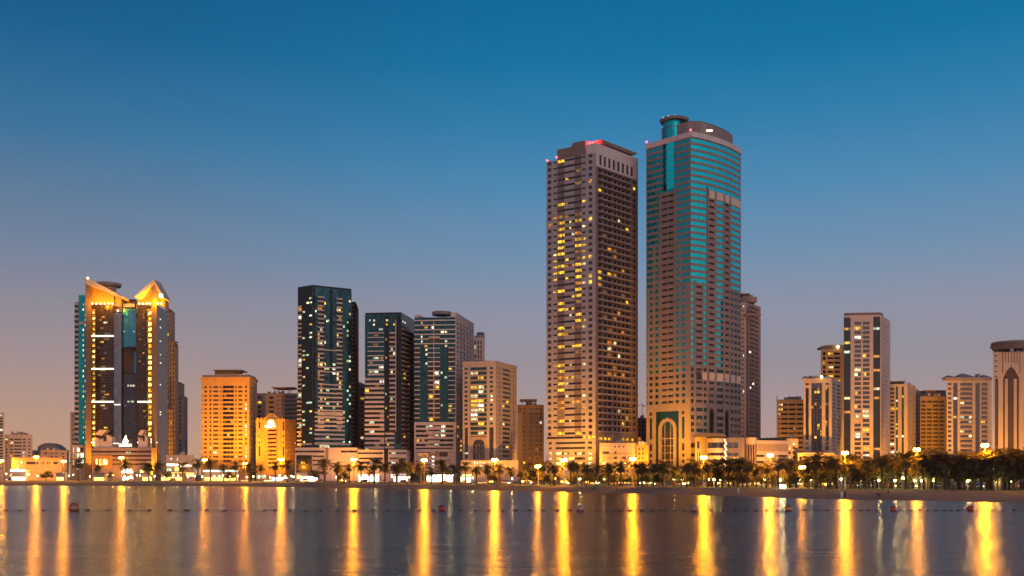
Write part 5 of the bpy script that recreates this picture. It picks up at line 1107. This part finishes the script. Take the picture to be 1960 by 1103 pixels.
# ------------------------------------------------------------------ cars on the waterfront road
tyre = pmat('tyre', (.02, .02, .02), .8); rim = pmat('rim', (.4, .4, .4), .3, .8); cgl = pmat('car_glass', (.02, .025, .03), .08, 0, .1, 1, .8); headl = glow('headlight', (1, .88, .6), 30); taill = glow('tail_light', (1, .08, .03), 8)
def car(paint, suv=False, lights=True):
    r = empty('parked_car', (0, 0, 0), 'car', 'car', 'cars along the waterfront road'); hb = .86 if not suv else 1.02; ht = 1.42 if not suv else 1.78
    body = [(-2.15, .32), (-2.2, .62), (-2.1, hb-.06), (-1.2, hb), (1.35, hb+.03), (2.1, hb-.02), (2.2, .6), (2.15, .32)]
    if suv: cab = [(-1.05, hb), (-.55, ht-.04), (1.75, ht), (2.02, hb)]
    else: cab = [(-1.15, hb), (-.45, ht), (.8, ht-.02), (1.6, hb)]
    def ext(pts, w, w2=None, mi=0, mb=None):
        mb = mb or MB(); w2 = w2 or w; n = len(pts); hi = max(p[1] for p in pts); V = []
        for s in (-1, 1):
            for p in pts: V.append((p[0], s*(w if p[1] < hi-.12 else w2), p[1]))
        return mb.add(V, [tuple(range(n-1, -1, -1)), tuple(range(n, 2*n))]+[(i, (i+1) % n, n+(i+1) % n, n+i) for i in range(n)], mi)
    o = ext(body, .88, .84).build('body', [paint], r); bv = o.modifiers.new('bevel', 'BEVEL'); bv.width = .07; bv.segments = 2
    ext([(p[0], p[1]) for p in cab], .78, .62).build('windows', [cgl], r)
    ext([(cab[1][0]-.02, ht-.07), (cab[1][0], ht+.01), (cab[2][0], ht+.02), (cab[2][0]+.03, ht-.07)], .66, .62).build('roof', [paint], r)
    for x in (-1.35, 1.3):
        for s in (-1, 1):
            V = MB(); 
            for k in range(12): pass
            w = MB().tube([(x, s*.92, .32), (x, s*.72, .32)], .32, 14).build('wheel', [tyre], r); MB().tube([(x, s*.935, .32), (x, s*.91, .32)], .19, 10).build('rim', [rim], w)
    for s in (-1, 1): MB().box(-2.215, -2.15, s*.62-.16, s*.62+.16, .58, .72).build('headlight', [headl if lights else rim], r); MB().box(2.15, 2.215, s*.64-.15, s*.64+.15, .6, .76).build('tail_light', [taill], r)
    return r
paints = {'white': (.7, .7, .68), 'silver': (.35, .35, .36), 'black': (.02, .02, .022), 'red': (.3, .02, .02), 'sand coloured': (.4, .32, .22)}
CP = []; cit = {}
for i, (nm, c) in enumerate(paints.items()): CP.append((nm, car(pmat('car_paint_'+nm, c, .3, .3, .02, 1, .6), i % 2 == 0)))
fresh = set()
for i, px in enumerate([20, 55, 110, 195, 250, 330, 362, 415, 470, 512, 545, 585, 610, 655, 700, 735, 770, 812, 850, 890, 925, 968, 1010, 1055, 1095, 1135, 1175, 1215, 1262, 1300, 1340, 1385, 1425, 1460, 1520, 1565, 1600, 1632, 1658, 1690, 1722, 1742, 1768, 1800, 1826, 1868, 1902, 1938]):
    k = rnd.randrange(5); D = DB(px)+(36.5, 40, 46, 58)[i % 4]; ang = math.atan2(at(px+30, DB(px+30))[1]-at(px, DB(px))[1], at(px+30, DB(px+30))[0]-at(px, DB(px))[0])+(rnd.choice((0, 0, pi)) if i % 4 else -1.1+rnd.random()*.5+pi/1.0*0)
    if i % 4 == 0: ang += 1.9
    nm, o = CP[k]; loc = (*at(px, D), 1.14)
    if k in fresh: o = dup(o, loc, ang)
    else: fresh.add(k); o.location = loc; o.rotation_euler = (0, 0, ang)
    cit.setdefault(nm, []).append((px, o))
for nm, L in cit.items(): relabel(L, nm+' car')

# ------------------------------------------------------------------ lit kiosks in the park
def kiosk(px, py_top, w, D, mat, label, roofm='white', neon=None):
    x, y, z = at(px, D, py_top); h = z-GZ; hw = w/F0*D/2; r = empty('kiosk', (x, y, GZ), label, 'kiosk')
    MB().box(-hw, hw, 0, 4, 0, h-.5).build('wall', [M['beige']], r)
    for k in range(max(2, int(hw))):
        n = max(2, int(hw)); a = -hw+.3+(2*hw-.6)*k/n; MB().box(a, a+(2*hw-.6)/n-.25, -.06, -.01, .3, min(h-.55, 3.0 if 585 < px < 900 else 2.3)).build('shop_window', [LIT.get(mat) or M[mat]], r)
    MB().box(-hw-.5, hw+.5, -1.4, 4.4, h-.48, h-.2).build('roof', [M[roofm]], r)
    if neon: MB().box(-hw, hw, -1.5, -1.42, h-.8, h+.35).build('fascia_sign', [LIT.get(neon) or M[neon]], r)
    return r
M['cyan'] = glow('cyan_sign', (.25, 1, 1), 1.6); M['pinklit'] = glow('pink_sign', (1, .5, .35), 2.2)
for a in [(423, 901, 66, 612, 'yel', 'long kiosk with a white and cyan lit fascia before the orange block', 'white', 'cyan'), (36, 900, 28, 640, 'shop', 'brightly lit white pavilion by the water at far left', 'white', 'shop'),
          (115, 904, 16, 622, 'shopy', 'small yellow lit kiosk before the low yellow house', 'white', None), (190, 905, 22, 600, 'yel', 'yellow lit kiosk left of the sail sign', 'tan', None), (245, 903, 22, 640, 'shop', 'white lit cafe front under the sail sign', 'white', 'shop'), (330, 905, 44, 620, 'yel', 'long row of golden lit stalls before the white arcade', 'beige', None),
          (282, 908, 20, 606, 'yel', 'small golden lit stall below the right gable', 'tan', None), (537, 908, 34, 590, 'shop', 'white lit kiosk before the yellow block', 'beige', None), (592, 908, 34, 575, 'shop', 'white lit kiosk left foot of the lone dark green tower', 'beige', None),
          (706, 909, 42, 545, 'shop', 'wide white lit shop with red edge before the dark curved band tower', 'tan', 'pinklit'), (768, 909, 30, 545, 'whi', 'white lit kiosk between the dark tower and green glass tower', 'beige', None), (842, 910, 52, 528, 'shop', 'widest glaring white shop front before the green glass tower', 'lgrey', None), (892, 911, 22, 520, 'grn', 'yellow-green lit kiosk left of the cream arched block', 'lgrey', None),
          (940, 916, 18, 500, 'shopy', 'dim golden kiosk before the cream arched block', 'tan', None), (1010, 917, 26, 490, 'shopy', 'golden kiosk before the dark brown block', 'tan', None), (1090, 918, 36, 480, 'yel', 'golden lit stalls before the pale tower', 'tan', None), (1655, 926, 40, 385, 'shopy', 'golden lit stalls added for car light trails before the white slab tower', 'tan', None), (1750, 928, 36, 368, 'shop', 'bright low stalls added for car light trails before the brown two-strip tower', 'tan', None), (1826, 929, 20, 352, 'pinklit', 'pink lit stall added for car light trails before the hipped roof block', 'tan', None)] + [(p_, 919+j*.5, 30+j % 3*8, 470-j*13, ('shopy', 'yel', 'pale', 'shopy')[j % 4], 'low added golden stall under palms before '+w_, 'tan', None) for j, (p_, w_) in enumerate(((1135, 'the right edge of the pale tower'), (1190, 'the brown balcony podium'), (1248, 'the left side of the arched portal'), (1306, 'the right side of the arched portal'), (1382, 'the rounded pavilion'), (1446, 'the round corner drum'), (1530, 'the ochre tower podium'), (1592, 'the gap left of the white slab tower')))]: kiosk(*a)  # stalls under trees replace car light trails; the last eight are added for shore glow
# white tent on the far left pavilion
x, y = at(34, 650); tn = empty('tent', (x, y, GZ), 'white pointed tent glowing pink beside the far left pavilion', 'tent')
MB().lathe([(5, 3), (4.2, 4.4), (1.4, 7), (.3, 10.5)], 10).build('canopy', [M['white']], tn)
for k in range(6): MB().tube([(4.8*cos(k*pi/3), 4.8*sin(k*pi/3), 0), (4.8*cos(k*pi/3), 4.8*sin(k*pi/3), 3.1)], .1, 5).build('pole', [mpost], tn)
lights_in(tn, 'tent_light', (0, -7, 2.5), 4000, (1, .7, .45), .3)

# ------------------------------------------------------------------ people on the beach
skin = pmat('skin', (.32, .19, .13), .6); hairm = pmat('hair', (.02, .015, .012), .7); cl_w = pmat('white_cloth', (.7, .68, .64), .9); cl_b = pmat('black_cloth', (.02, .02, .025), .9); cl_d = pmat('dark_cloth', (.06, .06, .09), .9)
def skinned(name, J, E, mat, parent, root=0, sub=1):
    me = bpy.data.meshes.new(name); me.from_pydata([j[0] for j in J], E, []); me.materials.append(mat); o = obj(name, me, parent)
    sk = o.modifiers.new('skin', 'SKIN'); lay = me.skin_vertices[0].data if me.skin_vertices else None
    if lay is None:
        import bmesh; bm = bmesh.new(); bm.from_mesh(me); bm.verts.layers.skin.verify(); bm.to_mesh(me); bm.free(); lay = me.skin_vertices[0].data
    for i, j in enumerate(J): lay[i].radius = (j[1], j[1] if len(j) < 3 else j[2]); lay[i].use_root = (i == root)
    s = o.modifiers.new('sub', 'SUBSURF'); s.levels = sub; s.render_levels = sub; return o
def person(px, D, pose, look, label, rz=0.0, fresh=True):
    x, y = at(px, D); t = (D-DW(px))/(DB(px)-DW(px)); z = max(0, min(1, t))*1.15
    r = empty('person', (x, y, z), label, 'person'); r.rotation_euler = (0, 0, rz)
    if pose == 'stand':
        J = [((0, 0, .95), .13, .10), ((0, 0, 1.2), .14, .1), ((0, 0, 1.42), .15, .1), ((0, 0, 1.52), .055), ((0, -.01, 1.62), .085, .095), ((0, -.01, 1.72), .075, .085),
             ((.1, 0, .9), .085), ((.11, -.02, .5), .06), ((.12, .02, .08), .045), ((.12, -.12, .03), .035), ((-.1, 0, .9), .085), ((-.11, .03, .5), .06), ((-.12, .08, .08), .045), ((-.12, -.05, .03), .035),
             ((.19, 0, 1.4), .055), ((.25, .02, 1.12), .042), ((.26, -.04, .86), .032), ((.26, -.06, .77), .028), ((-.19, 0, 1.4), .055), ((-.25, .03, 1.12), .042), ((-.26, 0, .86), .032), ((-.26, -.02, .77), .028)]
        E = [(0, 1), (1, 2), (2, 3), (3, 4), (4, 5), (0, 6), (6, 7), (7, 8), (8, 9), (0, 10), (10, 11), (11, 12), (12, 13), (2, 14), (14, 15), (15, 16), (16, 17), (2, 18), (18, 19), (19, 20), (20, 21)]
    else:
        J = [((0, 0, .14), .15, .12), ((0, .06, .42), .14, .1), ((0, .02, .64), .15, .1), ((0, 0, .74), .055), ((0, -.03, .84), .085, .095), ((0, -.03, .93), .075, .085),
             ((.1, -.08, .14), .09), ((.16, -.42, .42), .065), ((.12, -.62, .08), .045), ((.12, -.74, .04), .035), ((-.1, -.08, .14), .09), ((-.16, -.42, .4), .065), ((-.12, -.6, .08), .045), ((-.12, -.72, .04), .035),
             ((.2, 0, .62), .055), ((.26, -.14, .42), .042), ((.16, -.34, .42), .032), ((.1, -.4, .44), .028), ((-.2, 0, .62), .055), ((-.26, -.14, .42), .042), ((-.16, -.34, .42), .032), ((-.1, -.4, .44), .028)]
        E = [(0, 1), (1, 2), (2, 3), (3, 4), (4, 5), (0, 6), (6, 7), (7, 8), (8, 9), (0, 10), (10, 11), (11, 12), (12, 13), (2, 14), (14, 15), (15, 16), (16, 17), (2, 18), (18, 19), (19, 20), (20, 21)]
    skinned('body', J, E, skin, r)
    hd = J[5][0]; MB().sphere((hd[0], hd[1]+.03, hd[2]+.01), .115, 10).build('hair', [hairm], r, smooth=True)
    cm = {'white': cl_w, 'black': cl_b, 'dark': cl_d}[look]
    up = [(J[i][0], J[i][1]+.03, (J[i][2] if len(J[i]) > 2 else J[i][1])+.03) for i in (0, 1, 2, 14, 15, 18, 19)]
    skinned('shirt', up, [(0, 1), (1, 2), (2, 3), (3, 4), (2, 5), (5, 6)], cm, r)
    if pose == 'stand' and look in ('white', 'black'): MB().lathe([(.27, .1), (.24, .5), (.19, .95), (.17, 1.15)], 12).build('robe', [cm], r, smooth=True)
    else:
        lo = [(J[i][0], J[i][1]+.025) for i in (0, 6, 7, 8, 10, 11, 12)]; skinned('trousers', lo, [(0, 1), (1, 2), (2, 3), (0, 4), (4, 5), (5, 6)], cl_d, r)
    return r
def onb(px, py):   # distance at which the sloping beach shows at this row
    best = min(np.linspace(DW(px), DB(px), 60), key=lambda D: abs(zz(py, D)-1.15*(D-DW(px))/(DB(px)-DW(px)))); return float(best)
PE = [(1611, 953, 'stand', 'white', 'person in a long white robe standing by the water with another in black'), (1617.5, 952.5, 'stand', 'black', 'person in black standing beside the one in the white robe'), (1700, 947, 'stand', 'dark', 'lone dark-clothed person standing on the sand before the white slab tower'),
      (1217, 938, 'stand', 'dark', 'dark-clothed person standing on the beach before the brown balcony side'), (1180, 941, 'stand', 'dark', 'dark-clothed person at the waterline under the pale tower podium'), (1413, 944, 'stand', 'white', 'person in white on the sand before the rounded pavilion'), (560, 926, 'sit', 'dark', 'leftmost person sitting on sand before the yellow block'), (566, 926.5, 'sit', 'dark', 'second person sitting on sand before the yellow block'), (571, 926.5, 'stand', 'dark', 'person standing at the right of the sitting group before the yellow block'),
      (584, 927, 'sit', 'black', 'person in black sitting before the lone dark green tower'), (596, 927.5, 'sit', 'dark', 'person sitting on sand before the kiosk of the dark green tower'), (950, 932, 'sit', 'dark', 'left one of two people sitting before the cream arched block'), (955, 932, 'sit', 'black', 'right one of two people sitting before the cream arched block'), (917, 931, 'stand', 'dark', 'person standing on sand before the arched window'), (982, 932, 'sit', 'dark', 'person sitting alone before the right flank of the cream block'),
      (1134, 938, 'sit', 'dark', 'person sitting on sand under the pale tower'), (1139, 938, 'sit', 'black', 'person in black sitting on sand under the pale tower'), (1268, 935, 'stand', 'dark', 'person standing at the grass edge before the arched portal'), (8, 921, 'stand', 'dark', 'person standing at the far left end of the beach'), (24, 921, 'stand', 'dark', 'second person from the left end of the beach'), (1680, 949, 'sit', 'dark', 'person sitting on sand left of the lone standing one'), (1682.5, 949.3, 'sit', 'black', 'person in black sitting just left of the lone standing one')]
for px, py, pose, look, lab in PE: person(px, onb(px, py), pose, look, lab, rnd.uniform(-.8, .8))

# ------------------------------------------------------------------ buoys and the float line
BY = 164.0
def ballmat(name, c1, c2, c3):
    return [pmat(name+'_a', c1, .45), pmat(name+'_b', c2, .45), pmat(name+'_c', c3, .5)]
def buoy(px, rpx, kind, label):
    x, y = at(px, BY); rad = rpx/F0*BY; r = empty('buoy', (x, y, 0), label, 'buoy', 'ball buoys on the float line')
    ms = ballmat('buoy_'+kind, *{'band': ((.42, .10, .03), (.40, .24, .13), (.35, .03, .015)), 'red': ((.18, .04, .03), (.50, .07, .05), (.25, .02, .02)), 'pale': ((.45, .22, .16), (.55, .32, .22), (.35, .12, .08)), 'yel': ((.30, .10, .03), (.60, .36, .12), (.22, .05, .02))}[kind])
    mb = MB().sphere((0, 0, rad*.62), rad, 18); o = mb.build('float', ms, r, smooth=True)
    for p in o.data.polygons: z = p.center[2]/rad; p.material_index = 0 if z > .95 else (1 if z > .25 else 2)
    MB().tube([(0, 0, rad*1.58), (0, 0, rad*1.78)], rad*.12, 8).build('eyelet', [mpost], r); return r
BU = [(142, 10, 'band', 'largest ball buoy, orange with a pale belt, at the left'), (846, 7.3, 'red', 'red ball buoy with a dark cap below the green glass tower'), (1111, 7.6, 'pale', 'pale pinkish ball buoy below the pale tower'), (1329, 6.8, 'pale', 'pinkish red ball buoy below the rounded pavilion'), (1509, 7.4, 'yel', 'brown ball buoy with yellow belt right of the banded building'), (1710, 6.8, 'red', 'red ball buoy below the brown two-strip tower'), (1857, 6.8, 'red', 'dark red ball buoy nearest the right edge')]
for a in BU: buoy(*a)
fm = pmat('float_plastic', (.05, .035, .03), .5); fy = pmat('float_yellow', (.35, .25, .08), .5)
FX = [10, 38, 82, 167, 207, 248, 286, 325, 358, 395, 430, 467, 507, 527, 555, 585, 614, 646, 678, 714, 741, 771, 803, 829, 881, 909, 936, 962, 987, 1014, 1040, 1066, 1090, 1143, 1165, 1187, 1208, 1229, 1249, 1270, 1290, 1310, 1362, 1386, 1409, 1430, 1448, 1469, 1489, 1540, 1563, 1583, 1607, 1627, 1646, 1663, 1680, 1728, 1745, 1761, 1776, 1791, 1808, 1820, 1835, 1880, 1900, 1920, 1942]
bx = [142, 846, 1111, 1329, 1509, 1710, 1857]; bn = ['largest orange', 'red capped', 'pale pinkish', 'pinkish red', 'brown and yellow', 'plain red', 'dark red']; proto = None
for px in FX:
    j = max([i for i, q in enumerate(bx) if q < px], default=-1)
    if proto is None:
        proto = empty('line_float', (*at(px, BY), 0), 'f', 'float', 'small dark floats on the line')
        a = MB().lathe([(.05, -.34), (.15, -.22), (.19, 0), (.15, .22), (.05, .34)], 10); a.V = [(v[2], v[1], v[0]+.09) for v in a.V]; a.build('float', [fm], proto, smooth=True)
        a = MB().lathe([(.2, -.04), (.2, .04)], 10); a.V = [(v[2], v[1], v[0]+.09) for v in a.V]; a.build('belt', [fy], proto); o = proto
    else: o = dup(proto, (*at(px, BY), 0), rnd.uniform(-.3, .3), rnd.uniform(.9, 1.25))
    n = len([q for q in FX if q <= px and (j < 0 or q > bx[j])]); o['label'] = f'{ORD[n-1]} small dark float from the left edge' if j < 0 else f'{ORD[n-1]} small dark float right of the {bn[j]} ball buoy'
rp = MB().tube([(x_, BY+.4*sin(x_*.07), .015+.03*sin(x_*.9)) for x_ in np.arange(-95, 96, 1.2)], .025, 4); tag(rp.build('rope', [pmat('rope', (.08, .06, .05), .9)]), 'thin dark rope threading the floats and ball buoys across the water', 'rope')

# ------------------------------------------------------------------ the humid evening air
HZ = 0.00005
hz = MB().box(-1900, 1900, -30, 2300, -2.5, 240).build('haze', []); tag(hz, kind='stuff')
m = bpy.data.materials.new('haze'); m.use_nodes = True; n = m.node_tree.nodes; n.remove(n['Principled BSDF']); v = n.new('ShaderNodeVolumePrincipled')
v.inputs['Color'].default_value = (.95, .88, .85, 1); v.inputs['Density'].default_value = HZ; v.inputs['Anisotropy'].default_value = .5; m.node_tree.links.new(v.outputs[0], n['Material Output'].inputs['Volume']); hz.data.materials.append(m)
